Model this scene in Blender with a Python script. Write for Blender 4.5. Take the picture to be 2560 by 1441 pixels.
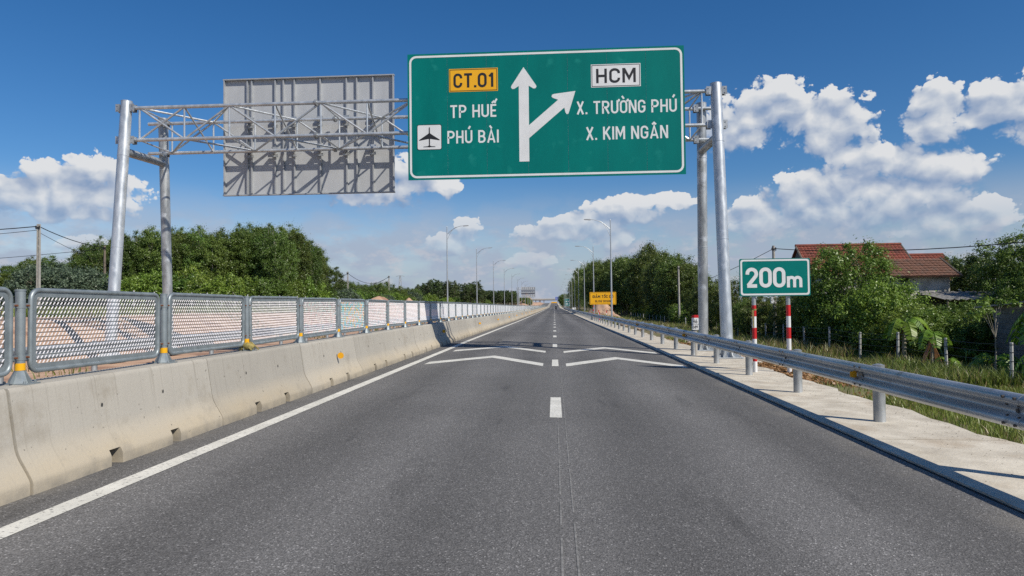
import bpy, bmesh, math, random
import numpy as np
from mathutils import Vector, Matrix

for o in list(bpy.data.objects): bpy.data.objects.remove(o, do_unlink=True)
scene = bpy.context.scene
COL = scene.collection

# ------------------------------------------------------------------ camera
cd = bpy.data.cameras.new('camera'); cam = bpy.data.objects.new('camera', cd); COL.objects.link(cam)
cd.sensor_fit = 'HORIZONTAL'; cd.sensor_width = 36.0; cd.lens = 1740.0 / 2560.0 * 36.0
cd.clip_start = 0.1; cd.clip_end = 9000.0
_r = Vector((0.99808412, 0.06078789, -0.01152876)); _u = Vector((0.01306564, -0.02494597, 0.99960342)); _f = Vector((-0.06047619, 0.99783893, 0.02569241))
m = Matrix(((_r.x, _u.x, -_f.x, 0), (_r.y, _u.y, -_f.y, 0), (_r.z, _u.z, -_f.z, 1.54), (0, 0, 0, 1)))
cam.matrix_world = m
scene.camera = cam

# ------------------------------------------------------------------ exposure
scene.view_settings.view_transform = 'Standard'; scene.view_settings.look = 'None'
scene.view_settings.exposure = 0.0; scene.view_settings.gamma = 1.0; scene.view_settings.use_curve_mapping = False
scene.cycles.use_denoising = False
scene.cycles.max_bounces = 6; scene.cycles.diffuse_bounces = 3; scene.cycles.glossy_bounces = 3
scene.cycles.transmission_bounces = 4; scene.cycles.transparent_max_bounces = 6

# ------------------------------------------------------------------ sun
SUN = Vector((0.86, -0.63, 1.0)).normalized()
sl = bpy.data.lights.new('sun', 'SUN'); sl.energy = 5.0; sl.angle = math.radians(0.53); sl.color = (1.0, 0.93, 0.815)
so = bpy.data.objects.new('sun', sl); COL.objects.link(so)
so.rotation_euler = SUN.to_track_quat('Z', 'Y').to_euler(); so.location = (20, -20, 30)

# ------------------------------------------------------------------ sky (world): clear air plus cumulus
W = bpy.data.worlds.new('World'); scene.world = W; W.use_nodes = True
def sky_world():
    nt = W.node_tree; N = nt.nodes; L = nt.links; N.clear()
    def n(t, **k):
        x = N.new(t)
        for a, b in k.items(): setattr(x, a, b)
        return x
    def mth(tree, op, a, b=None, c=None, clamp=False):
        x = tree.nodes.new('ShaderNodeMath'); x.operation = op; x.use_clamp = clamp
        for i, v in enumerate((a, b, c)):
            if v is None: continue
            if isinstance(v, (int, float)): x.inputs[i].default_value = v
            else: tree.links.new(v, x.inputs[i])
        return x.outputs[0]
    def vm(tree, op, a, b=None):
        x = tree.nodes.new('ShaderNodeVectorMath'); x.operation = op
        for i, v in enumerate((a, b)):
            if v is None: continue
            if isinstance(v, tuple): x.inputs[i].default_value = v
            else: tree.links.new(v, x.inputs[i])
        return x.outputs['Value'] if op in ('DOT_PRODUCT', 'LENGTH') else x.outputs['Vector']
    # --- cloud density as a function of (azimuth, elevation) in degrees
    blobs = [(14.6,13.9,2.3,1.81),(17.3,14.8,2.63,1.81),(17.9,15.6,1.48,1.15),(20.9,13.5,2.96,1.81),(21.5,12.2,2.47,1.38),(14.9,12.6,1.97,1.15),
     (22.9,10.7,1.9,1.35),(24.7,9.4,3.4,1.85),(20.8,8.0,3.95,1.81),(24.8,7.4,4.61,1.97),(19.4,7.0,2.63,1.15),(27.8,9.1,3.29,1.32),(29.3,9.2,1.64,.92),(28.0,7.9,2.63,1.15),
     (28.4,13.7,1.48,1.32),(28.0,12.2,1.97,1.48),(32.5,13.2,2.8,1.38),(31.4,12.3,1.97,.59),(35.0,12.4,3.62,1.97),(15.7,6.6,1.97,1.38),(30.3,5.5,1.97,1.48),(28.2,5.3,3.12,.99),
     (-.4,6.0,2.63,.7),(2.2,6.6,2.96,.9),(5.8,7.7,3.62,1.0),(8.7,8.1,2.96,.6),(4.5,6.3,1.18,1.4),(5.3,5.3,1.18,1.0),(-7.2,6.2,1.05,.9),(-8.4,5.1,1.71,.9),
     (-34.4,9.8,1.97,1.12),(-36.5,9.0,2.3,1.09),(-38.6,8.0,2.63,1.09),(-35.8,8.0,4.28,1.38),(-37.2,6.9,3.62,.72),(-32.8,9.0,1.05,.66),(-11.6,10.5,2.3,1.38),(-9.1,9.7,1.38,.86),(-14.8,9.6,3.62,1.48),
     (-35.3,4.8,1.64,.59),(-1.8,3.6,1.64,.72)]
    g = bpy.data.node_groups.new('cloud_density', 'ShaderNodeTree')
    g.interface.new_socket('P', in_out='INPUT', socket_type='NodeSocketVector')
    g.interface.new_socket('D', in_out='OUTPUT', socket_type='NodeSocketFloat')
    g.interface.new_socket('S', in_out='OUTPUT', socket_type='NodeSocketFloat')
    gi = g.nodes.new('NodeGroupInput'); go = g.nodes.new('NodeGroupOutput')
    P = gi.outputs[0]
    w1 = g.nodes.new('ShaderNodeTexNoise'); w1.noise_dimensions = '2D'; w1.inputs['Scale'].default_value = .35; w1.inputs['Detail'].default_value = 3
    g.links.new(P, w1.inputs['Vector'])
    wv = vm(g, 'MULTIPLY', vm(g, 'SUBTRACT', w1.outputs['Color'], (.5, .5, .5)), (1.6, 1.1, 0))
    Pw = vm(g, 'ADD', P, wv)
    acc = None
    for (u, v, a, b) in blobs:
        d = vm(g, 'MULTIPLY', vm(g, 'SUBTRACT', Pw, (u, v, 0)), (.9 / a, .86 / b, 0))
        q = mth(g, 'SUBTRACT', 1.0, vm(g, 'DOT_PRODUCT', d, d))
        acc = q if acc is None else mth(g, 'SMOOTH_MAX', acc, q, .5)
    acc = mth(g, 'MAXIMUM', acc, -1.2)
    vo = g.nodes.new('ShaderNodeTexVoronoi'); vo.voronoi_dimensions = '2D'; vo.feature = 'F1'; vo.inputs['Scale'].default_value = .62
    vo.inputs['Detail'].default_value = 2.6; vo.inputs['Roughness'].default_value = .55; vo.inputs['Randomness'].default_value = .9
    if 'Lacunarity' in vo.inputs: vo.inputs['Lacunarity'].default_value = 2.3
    g.links.new(vm(g, 'MULTIPLY', Pw, (1, 1.25, 1)), vo.inputs['Vector'])
    w2 = g.nodes.new('ShaderNodeTexNoise'); w2.noise_dimensions = '2D'; w2.inputs['Scale'].default_value = .8; w2.inputs['Detail'].default_value = 4.5; w2.inputs['Roughness'].default_value = .6
    g.links.new(P, w2.inputs['Vector'])
    bil = mth(g, 'SUBTRACT', .95, vo.outputs['Distance'])
    d = mth(g, 'ADD', acc, mth(g, 'MULTIPLY', bil, 1.0))
    d = mth(g, 'ADD', d, mth(g, 'MULTIPLY', mth(g, 'SUBTRACT', w2.outputs['Fac'], .5), 1.1))
    g.links.new(d, go.inputs[0])
    vs = g.nodes.new('ShaderNodeTexVoronoi'); vs.voronoi_dimensions = '2D'; vs.feature = 'F1'; vs.inputs['Scale'].default_value = .55; vs.inputs['Detail'].default_value = .6
    g.links.new(vm(g, 'MULTIPLY', Pw, (1, 1.25, 1)), vs.inputs['Vector'])
    sh_ = mth(g, 'ADD', mth(g, 'MULTIPLY', mth(g, 'MINIMUM', acc, .55), 1.15), mth(g, 'MULTIPLY', mth(g, 'SUBTRACT', .6, vs.outputs['Distance']), 1.35))
    g.links.new(sh_, go.inputs[1])
    # --- direction to degrees
    tc = n('ShaderNodeTexCoord'); sp = n('ShaderNodeSeparateXYZ'); L.new(tc.outputs['Generated'], sp.inputs[0])
    az = mth(nt, 'MULTIPLY', mth(nt, 'ARCTAN2', sp.outputs['X'], sp.outputs['Y']), 57.29578)
    el = mth(nt, 'MULTIPLY', mth(nt, 'ARCSINE', sp.outputs['Z']), 57.29578)
    # beyond the view the same cloud field goes on, folded round the horizon
    az = mth(nt, 'SUBTRACT', mth(nt, 'PINGPONG', mth(nt, 'ADD', az, 365.0), 73.0 + 7.0), 45.0)
    cb = n('ShaderNodeCombineXYZ'); L.new(az, cb.inputs[0]); L.new(el, cb.inputs[1]); Pn = cb.outputs[0]
    def dens(vec):
        x = n('ShaderNodeGroup'); x.node_tree = g; L.new(vec, x.inputs[0]); return x.outputs
    (D0, S0) = dens(Pn)[:2]; (D1, S1) = dens(vm(nt, 'ADD', Pn, (.35, .80, 0)))[:2]
    def sstep(x, a, b):
        r = n('ShaderNodeMapRange'); r.interpolation_type = 'SMOOTHSTEP'; r.clamp = True
        r.inputs['From Min'].default_value = a; r.inputs['From Max'].default_value = b
        L.new(x, r.inputs['Value']); return r.outputs['Result']
    lit = mth(nt, 'ADD', mth(nt, 'MULTIPLY', mth(nt, 'SUBTRACT', S0, S1), .46), .50)
    lit = mth(nt, 'ADD', lit, mth(nt, 'MULTIPLY', mth(nt, 'SUBTRACT', D0, D1), .16), clamp=True)
    ar = n('ShaderNodeMapRange'); ar.interpolation_type = 'SMOOTHSTEP'; L.new(D0, ar.inputs['Value']); ar.inputs['From Min'].default_value = 0.0
    L.new(mth(nt, 'ADD', .20, mth(nt, 'MULTIPLY', mth(nt, 'SUBTRACT', 1.0, lit), .75)), ar.inputs['From Max']); alpha = ar.outputs['Result']
    # --- thin low veil of far cloud
    v1 = n('ShaderNodeTexNoise'); v1.noise_dimensions = '2D'; v1.inputs['Scale'].default_value = .42; v1.inputs['Detail'].default_value = 7; v1.inputs['Roughness'].default_value = .58
    L.new(vm(nt, 'MULTIPLY', Pn, (.55, 1.15, 1)), v1.inputs['Vector'])
    low = mth(nt, 'SUBTRACT', 1.0, sstep(el, 4.0, 10.0))
    veil = mth(nt, 'MULTIPLY', sstep(v1.outputs['Fac'], .34, .60), low)
    veil = mth(nt, 'MULTIPLY', veil, .80)
    v2 = n('ShaderNodeTexNoise'); v2.noise_dimensions = '2D'; v2.inputs['Scale'].default_value = .75; v2.inputs['Detail'].default_value = 5; v2.inputs['Roughness'].default_value = .6
    L.new(vm(nt, 'ADD', vm(nt, 'MULTIPLY', Pn, (.6, 1.25, 1)), (7.3, 2.1, 0)), v2.inputs['Vector'])
    lump = mth(nt, 'MULTIPLY', sstep(v2.outputs['Fac'], .50, .70), mth(nt, 'MULTIPLY', mth(nt, 'SUBTRACT', 1.0, sstep(el, 3.5, 8.0)), .55))
    haze = mth(nt, 'MULTIPLY', mth(nt, 'SUBTRACT', 1.0, sstep(el, -2.0, 7.5)), .5)
    # --- colours
    sk = n('ShaderNodeTexSky', sky_type='NISHITA'); sk.sun_disc = False
    sk.sun_elevation = math.asin(SUN.z); sk.sun_rotation = math.atan2(SUN.x, SUN.y)
    sk.altitude = 0; sk.air_density = 1.0; sk.dust_density = .35; sk.ozone_density = 2.2
    hs = n('ShaderNodeHueSaturation'); hs.inputs['Saturation'].default_value = 1.42; hs.inputs['Value'].default_value = 1.0; 
    # less colour towards the horizon, where the air is milky
    L.new(mth(nt, 'ADD', .50, mth(nt, 'MULTIPLY', sstep(el, 0.0, 11.0), .72)), hs.inputs['Saturation'])
    wb = n('ShaderNodeMix'); wb.data_type = 'RGBA'; wb.blend_type = 'MULTIPLY'; wb.inputs[0].default_value = 1.0; wb.inputs[7].default_value = (.69, .79, .94, 1)
    L.new(sk.outputs[0], wb.inputs[6]); L.new(wb.outputs[2], hs.inputs['Color'])
    bg = n('ShaderNodeBackground'); L.new(hs.outputs[0], bg.inputs['Color']); bg.inputs['Strength'].default_value = SKY
    def bgc(col, s=1.0):
        b = n('ShaderNodeBackground'); b.inputs['Strength'].default_value = s
        if isinstance(col, tuple): b.inputs['Color'].default_value = (*col, 1)
        else: L.new(col, b.inputs['Color'])
        return b.outputs[0]
    def mixs(f, a, b):
        x = n('ShaderNodeMixShader')
        if isinstance(f, float): x.inputs[0].default_value = f
        else: L.new(f, x.inputs[0])
        L.new(a, x.inputs[1]); L.new(b, x.inputs[2]); return x.outputs[0]
    r = n('ShaderNodeValToRGB'); cr = r.color_ramp
    cr.elements[0].position = .05; cr.elements[0].color = (.22, .32, .50, 1)
    cr.elements[1].position = .95; cr.elements[1].color = (.74, .75, .765, 1)
    e = cr.elements.new(.38); e.color = (.38, .45, .58, 1)
    e = cr.elements.new(.62); e.color = (.53, .58, .66, 1)
    L.new(lit, r.inputs[0])
    def base():
        b_ = n('ShaderNodeBackground'); L.new(hs.outputs[0], b_.inputs['Color']); b_.inputs['Strength'].default_value = SKY
        x = mixs(haze, b_.outputs[0], bgc((.20, .32, .51)))
        x = mixs(veil, x, bgc((.37, .43, .55)))
        return mixs(lump, x, bgc((.55, .55, .60)))
    # clouds low down fade into the air
    fade = mth(nt, 'MULTIPLY', alpha, mth(nt, 'ADD', .32, mth(nt, 'MULTIPLY', sstep(el, 3.5, 9.0), .66)))
    cl = mixs(fade, base(), bgc(r.outputs['Color']))
    band = mth(nt, 'MULTIPLY', mth(nt, 'GREATER_THAN', el, 1.5), mth(nt, 'LESS_THAN', el, 19.5))     # no cloud outside this band
    out = mixs(band, base(), cl)
    o = n('ShaderNodeOutputWorld'); L.new(out, o.inputs['Surface'])
SKY = 0.10
sky_world()
W.cycles.sampling_method = 'NONE'
# ------------------------------------------------------------------ helpers
R = math.radians
def tag(o, label=None, cat=None, group=None, kind=None):
    if label: o['label'] = label
    if cat: o['category'] = cat
    if group: o['group'] = group
    if kind: o['kind'] = kind
    return o
def empty(name, loc=(0, 0, 0), parent=None):
    o = bpy.data.objects.new(name, None); COL.objects.link(o); o.location = loc; o.parent = parent; o.empty_display_size = .2
    return o
def link(name, me, parent=None, loc=(0, 0, 0), rot=(0, 0, 0), scale=(1, 1, 1)):
    o = bpy.data.objects.new(name, me); COL.objects.link(o); o.parent = parent; o.location = loc; o.rotation_euler = rot; o.scale = scale
    return o
def copy_tree(o, parent=None):
    c = o.copy(); COL.objects.link(c); c.parent = parent
    for ch in o.children: copy_tree(ch, c)
    return c

class MB:
    def __init__(s): s.v = []; s.f = []; s.m = []; s.sm = []
    def add(s, vs, fs, mi=0, smooth=False):
        k = len(s.v); s.v.extend([tuple(p) for p in vs])
        for f in fs: s.f.append(tuple(i + k for i in f)); s.m.append(mi); s.sm.append(smooth)
        return s
    def box(s, c, d, rz=0, mi=0, M=None):
        hx, hy, hz = d[0] / 2, d[1] / 2, d[2] / 2
        vs = [(x, y, z) for x in (-hx, hx) for y in (-hy, hy) for z in (-hz, hz)]
        if M is not None: vs = [tuple(M @ Vector(p)) for p in vs]
        elif rz: ca, sa = math.cos(rz), math.sin(rz); vs = [(p[0] * ca - p[1] * sa, p[0] * sa + p[1] * ca, p[2]) for p in vs]
        vs = [(p[0] + c[0], p[1] + c[1], p[2] + c[2]) for p in vs]
        return s.add(vs, [(0, 1, 3, 2), (4, 6, 7, 5), (0, 4, 5, 1), (2, 3, 7, 6), (0, 2, 6, 4), (1, 5, 7, 3)], mi)
    def tube(s, pts, r, n=10, mi=0, cap=True, smooth=True):
        pts = [Vector(p) for p in pts]; K = len(pts)
        rs = r if isinstance(r, (list, tuple)) else [r] * K
        base = len(s.v); ref = None; vs = []
        for i, p in enumerate(pts):
            t = (pts[min(i + 1, K - 1)] - pts[max(i - 1, 0)]).normalized()
            if ref is None:
                a = Vector((0, 0, 1)) if abs(t.z) < .9 else Vector((0, 1, 0)); ref = (a - t * a.dot(t)).normalized()
            else: ref = (ref - t * ref.dot(t)).normalized()
            b = t.cross(ref)
            for j in range(n):
                an = 2 * math.pi * j / n; vs.append(p + (ref * math.cos(an) + b * math.sin(an)) * rs[i])
        fs = [(i * n + j, i * n + (j + 1) % n, (i + 1) * n + (j + 1) % n, (i + 1) * n + j) for i in range(K - 1) for j in range(n)]
        s.add(vs, fs, mi, smooth)
        if cap:
            s.add(vs[:n], [tuple(range(n))[::-1]], mi); s.add(vs[-n:], [tuple(range(n))], mi)
        return s
    def prism(s, poly, fn, a, b, mi=0, smooth=False):     # poly of 2D points, fn(p, t) -> 3D
        n = len(poly); vs = [fn(p, a) for p in poly] + [fn(p, b) for p in poly]
        s.add(vs, [(i, (i + 1) % n, n + (i + 1) % n, n + i) for i in range(n)], mi, smooth)
        s.add(vs[:n], [tuple(range(n))[::-1]], mi); s.add(vs[n:], [tuple(range(n))], mi)
        return s
    def mesh(s, name, mats, org=(0, 0, 0)):
        me = bpy.data.meshes.new(name)
        vs = s.v if org == (0, 0, 0) else [(p[0] - org[0], p[1] - org[1], p[2] - org[2]) for p in s.v]
        me.from_pydata(vs, [], s.f)
        for mt in (mats if isinstance(mats, (list, tuple)) else [mats]): me.materials.append(mt)
        me.polygons.foreach_set('material_index', s.m); me.polygons.foreach_set('use_smooth', s.sm); 
        bm = bmesh.new(); bm.from_mesh(me); bmesh.ops.recalc_face_normals(bm, faces=bm.faces); bm.to_mesh(me); bm.free()
        if any(s.sm):
            try: me.set_sharp_from_angle(angle=R(38))
            except Exception: pass
        me.update(); return me
    def build(s, name, mats, parent=None, org=(0, 0, 0), loc=None, bevel=0):
        o = link(name, s.mesh(name, mats, org), parent, loc if loc is not None else (org if parent is None else (0, 0, 0)))
        if bevel:
            b = o.modifiers.new('bevel', 'BEVEL'); b.width = bevel; b.segments = 1; b.limit_method = 'ANGLE'
        return o

def np_mesh(name, V, F, mats, mi=None, smooth=False):
    me = bpy.data.meshes.new(name); V = np.asarray(V, dtype=np.float32); F = np.asarray(F, dtype=np.int32); k = F.shape[1]
    me.vertices.add(len(V)); me.vertices.foreach_set('co', V.ravel())
    me.loops.add(F.size); me.loops.foreach_set('vertex_index', F.ravel())
    me.polygons.add(len(F)); me.polygons.foreach_set('loop_start', np.arange(0, F.size, k, dtype=np.int32))
    me.polygons.foreach_set('loop_total', np.full(len(F), k, dtype=np.int32))
    for mt in (mats if isinstance(mats, (list, tuple)) else [mats]): me.materials.append(mt)
    if mi is not None: me.polygons.foreach_set('material_index', np.asarray(mi, dtype=np.int32))
    if smooth: me.polygons.foreach_set('use_smooth', np.ones(len(F), dtype=bool))
    me.update(calc_edges=True); me.validate(); return me

# ------------------------------------------------------------------ materials
def mk(name, c1, c2=None, scale=4.0, detail=6, rough=.7, metal=0., bump=0., bscale=60., stretch=(1, 1, 1), ramp=(.35, .65), c3=None, s3=1.0, r3=(.5, .6), spec=.5, world=False, rand=0., rvar=0.):
    m = bpy.data.materials.new(name); m.use_nodes = True; nt = m.node_tree; N = nt.nodes; L = nt.links
    b = N['Principled BSDF']; b.inputs['Roughness'].default_value = rough; b.inputs['Metallic'].default_value = metal; b.inputs['Specular IOR Level'].default_value = spec
    b.inputs['Base Color'].default_value = (*c1, 1)
    if world: co = N.new('ShaderNodeNewGeometry').outputs['Position']
    else: co = N.new('ShaderNodeTexCoord').outputs['Object']
    mp = N.new('ShaderNodeMapping'); mp.inputs['Scale'].default_value = stretch; L.new(co, mp.inputs['Vector'])
    col = None
    if c2:
        nz = N.new('ShaderNodeTexNoise'); nz.inputs['Scale'].default_value = scale; nz.inputs['Detail'].default_value = detail; nz.inputs['Roughness'].default_value = .62
        L.new(mp.outputs[0], nz.inputs['Vector'])
        r = N.new('ShaderNodeValToRGB'); r.color_ramp.elements[0].position = ramp[0]; r.color_ramp.elements[1].position = ramp[1]
        r.color_ramp.elements[0].color = (*c1, 1); r.color_ramp.elements[1].color = (*c2, 1); L.new(nz.outputs['Fac'], r.inputs[0]); col = r.outputs[0]
        if rvar:
            mr = N.new('ShaderNodeMapRange'); mr.inputs['To Min'].default_value = rough - rvar; mr.inputs['To Max'].default_value = rough + rvar
            L.new(nz.outputs['Fac'], mr.inputs['Value']); L.new(mr.outputs[0], b.inputs['Roughness'])
    if c3:
        n3 = N.new('ShaderNodeTexNoise'); n3.inputs['Scale'].default_value = s3; n3.inputs['Detail'].default_value = 5; L.new(co, n3.inputs['Vector'])
        r3n = N.new('ShaderNodeMapRange'); r3n.inputs['From Min'].default_value = r3[0]; r3n.inputs['From Max'].default_value = r3[1]; L.new(n3.outputs['Fac'], r3n.inputs['Value'])
        mx = N.new('ShaderNodeMix'); mx.data_type = 'RGBA'; L.new(r3n.outputs[0], mx.inputs[0])
        if col: L.new(col, mx.inputs[6])
        else: mx.inputs[6].default_value = (*c1, 1)
        mx.inputs[7].default_value = (*c3, 1); col = mx.outputs[2]
    if rand:
        oi = N.new('ShaderNodeObjectInfo'); hv = N.new('ShaderNodeHueSaturation')
        mr = N.new('ShaderNodeMapRange'); mr.inputs['To Min'].default_value = 1 - rand; mr.inputs['To Max'].default_value = 1 + rand; L.new(oi.outputs['Random'], mr.inputs['Value'])
        L.new(mr.outputs[0], hv.inputs['Value'])
        if col: L.new(col, hv.inputs['Color'])
        else: hv.inputs['Color'].default_value = (*c1, 1)
        col = hv.outputs[0]
    if col: L.new(col, b.inputs['Base Color'])
    if bump:
        bn = N.new('ShaderNodeTexNoise'); bn.inputs['Scale'].default_value = bscale; bn.inputs['Detail'].default_value = 4; L.new(co, bn.inputs['Vector'])
        bp = N.new('ShaderNodeBump'); bp.inputs['Strength'].default_value = bump; bp.inputs['Distance'].default_value = .02; L.new(bn.outputs['Fac'], bp.inputs['Height']); L.new(bp.outputs[0], b.inputs['Normal'])
    return m

def leaf_mat(name, c1, c2, trans=.30, rough=.42, var=.30, spec=.5):
    m = bpy.data.materials.new(name); m.use_nodes = True; nt = m.node_tree; N = nt.nodes; L = nt.links
    b = N['Principled BSDF']; out = N['Material Output']; b.inputs['Roughness'].default_value = rough; b.inputs['Specular IOR Level'].default_value = spec
    ge = N.new('ShaderNodeNewGeometry'); oi = N.new('ShaderNodeObjectInfo')
    r = N.new('ShaderNodeMix'); r.data_type = 'RGBA'; r.inputs[6].default_value = (*c1, 1); r.inputs[7].default_value = (*c2, 1); L.new(ge.outputs['Random Per Island'], r.inputs[0])
    hv = N.new('ShaderNodeHueSaturation'); mr = N.new('ShaderNodeMapRange'); mr.inputs['To Min'].default_value = 1 - var; mr.inputs['To Max'].default_value = 1 + var
    L.new(oi.outputs['Random'], mr.inputs['Value']); L.new(mr.outputs[0], hv.inputs['Value']); L.new(r.outputs[2], hv.inputs['Color'])
    wn = N.new('ShaderNodeTexWhiteNoise'); wn.noise_dimensions = '1D'; L.new(oi.outputs['Random'], wn.inputs['W']); hr = N.new('ShaderNodeMapRange'); hr.inputs['To Min'].default_value = .482; hr.inputs['To Max'].default_value = .512; L.new(wn.outputs['Value'], hr.inputs['Value']); L.new(hr.outputs[0], hv.inputs['Hue'])
    L.new(hv.outputs[0], b.inputs['Base Color'])
    t = N.new('ShaderNodeBsdfTranslucent'); L.new(hv.outputs[0], t.inputs['Color']); mx = N.new('ShaderNodeMixShader'); mx.inputs[0].default_value = trans
    L.new(b.outputs[0], mx.inputs[1]); L.new(t.outputs[0], mx.inputs[2]); L.new(mx.outputs[0], out.inputs['Surface'])
    return m

def asphalt_mat():
    m = bpy.data.materials.new('asphalt'); m.use_nodes = True; nt = m.node_tree; N = nt.nodes; L = nt.links
    b = N['Principled BSDF']; b.inputs['Specular IOR Level'].default_value = .3
    pos = N.new('ShaderNodeNewGeometry').outputs['Position']
    def noise(sc, det, vec=pos, ro=.6):
        x = N.new('ShaderNodeTexNoise'); x.inputs['Scale'].default_value = sc; x.inputs['Detail'].default_value = det; x.inputs['Roughness'].default_value = ro; L.new(vec, x.inputs['Vector']); return x.outputs['Fac']
    def rr(v, a, b_, c, d):
        x = N.new('ShaderNodeMapRange'); x.inputs['From Min'].default_value = a; x.inputs['From Max'].default_value = b_; x.inputs['To Min'].default_value = c; x.inputs['To Max'].default_value = d; L.new(v, x.inputs['Value']); return x.outputs[0]
    def mul(a, b_):
        x = N.new('ShaderNodeMath'); x.operation = 'MULTIPLY'; L.new(a, x.inputs[0]); L.new(b_, x.inputs[1]); return x.outputs[0]
    mp = N.new('ShaderNodeMapping'); mp.inputs['Scale'].default_value = (1.0, .04, 1); L.new(pos, mp.inputs['Vector'])
    vor = N.new('ShaderNodeTexVoronoi'); vor.inputs['Scale'].default_value = 105; L.new(pos, vor.inputs['Vector'])
    sc = N.new('ShaderNodeSeparateColor'); L.new(vor.outputs['Color'], sc.inputs[0])
    grain = mul(rr(sc.outputs[0], 0, 1, .60, 1.36), rr(noise(260, 2), .3, .7, .75, 1.25))
    chips = rr(sc.outputs[1], .91, .97, 1.0, 2.3)
    big = rr(noise(.22, 6), .3, .7, .86, 1.14)
    track = rr(noise(.75, 3, mp.outputs[0]), .3, .7, .86, 1.16)
    sx0 = N.new('ShaderNodeSeparateXYZ'); L.new(pos, sx0.inputs[0])
    wob = N.new('ShaderNodeMath'); wob.operation = 'MULTIPLY_ADD'; L.new(noise(.12, 3), wob.inputs[0]); wob.inputs[1].default_value = .8; L.new(sx0.outputs[0], wob.inputs[2])
    sn = N.new('ShaderNodeMath'); sn.operation = 'SINE'; ml = N.new('ShaderNodeMath'); ml.operation = 'MULTIPLY'; ml.inputs[1].default_value = 3.5; L.new(wob.outputs[0], ml.inputs[0]); L.new(ml.outputs[0], sn.inputs[0])
    wheel = rr(sn.outputs[0], -1, 1, .86, 1.12)                     # paths polished by tyres
    mp2 = N.new('ShaderNodeMapping'); mp2.inputs['Scale'].default_value = (2.2, .35, 1); L.new(pos, mp2.inputs['Vector'])
    oil = rr(noise(.8, 5, mp2.outputs[0], .65), .58, .72, 1.0, .70)
    val = mul(mul(grain, chips), mul(mul(big, track), mul(wheel, oil)))
    hs = N.new('ShaderNodeMix'); hs.data_type = 'RGBA'; hs.blend_type = 'MULTIPLY'; hs.inputs[0].default_value = 1
    hs.inputs[6].default_value = (.121, .118, .115, 1)
    cc = N.new('ShaderNodeCombineColor'); [L.new(val, cc.inputs[i]) for i in range(3)]; L.new(cc.outputs[0], hs.inputs[7])
    # pale sand dust lying along the outer edge and by the barrier
    sx = N.new('ShaderNodeSeparateXYZ'); L.new(pos, sx.inputs[0])
    e1 = rr(sx.outputs[0], 3.05, 3.55, 0, 1); e2 = rr(sx.outputs[0], -3.95, -4.2, 0, 1)
    ad = N.new('ShaderNodeMath'); ad.operation = 'ADD'; ad.use_clamp = True; L.new(e1, ad.inputs[0]); L.new(e2, ad.inputs[1])
    df = mul(ad.outputs[0], rr(noise(.9, 6), .45, .72, 0, .75))
    mx = N.new('ShaderNodeMix'); mx.data_type = 'RGBA'; L.new(df, mx.inputs[0]); L.new(hs.outputs[2], mx.inputs[6]); mx.inputs[7].default_value = (.26, .235, .19, 1)
    L.new(mx.outputs[2], b.inputs['Base Color']); b.inputs['Roughness'].default_value = .82
    bp = N.new('ShaderNodeBump'); bp.inputs['Strength'].default_value = .55; bp.inputs['Distance'].default_value = .006; L.new(vor.outputs['Distance'], bp.inputs['Height']); L.new(bp.outputs[0], b.inputs['Normal'])
    return m

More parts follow.
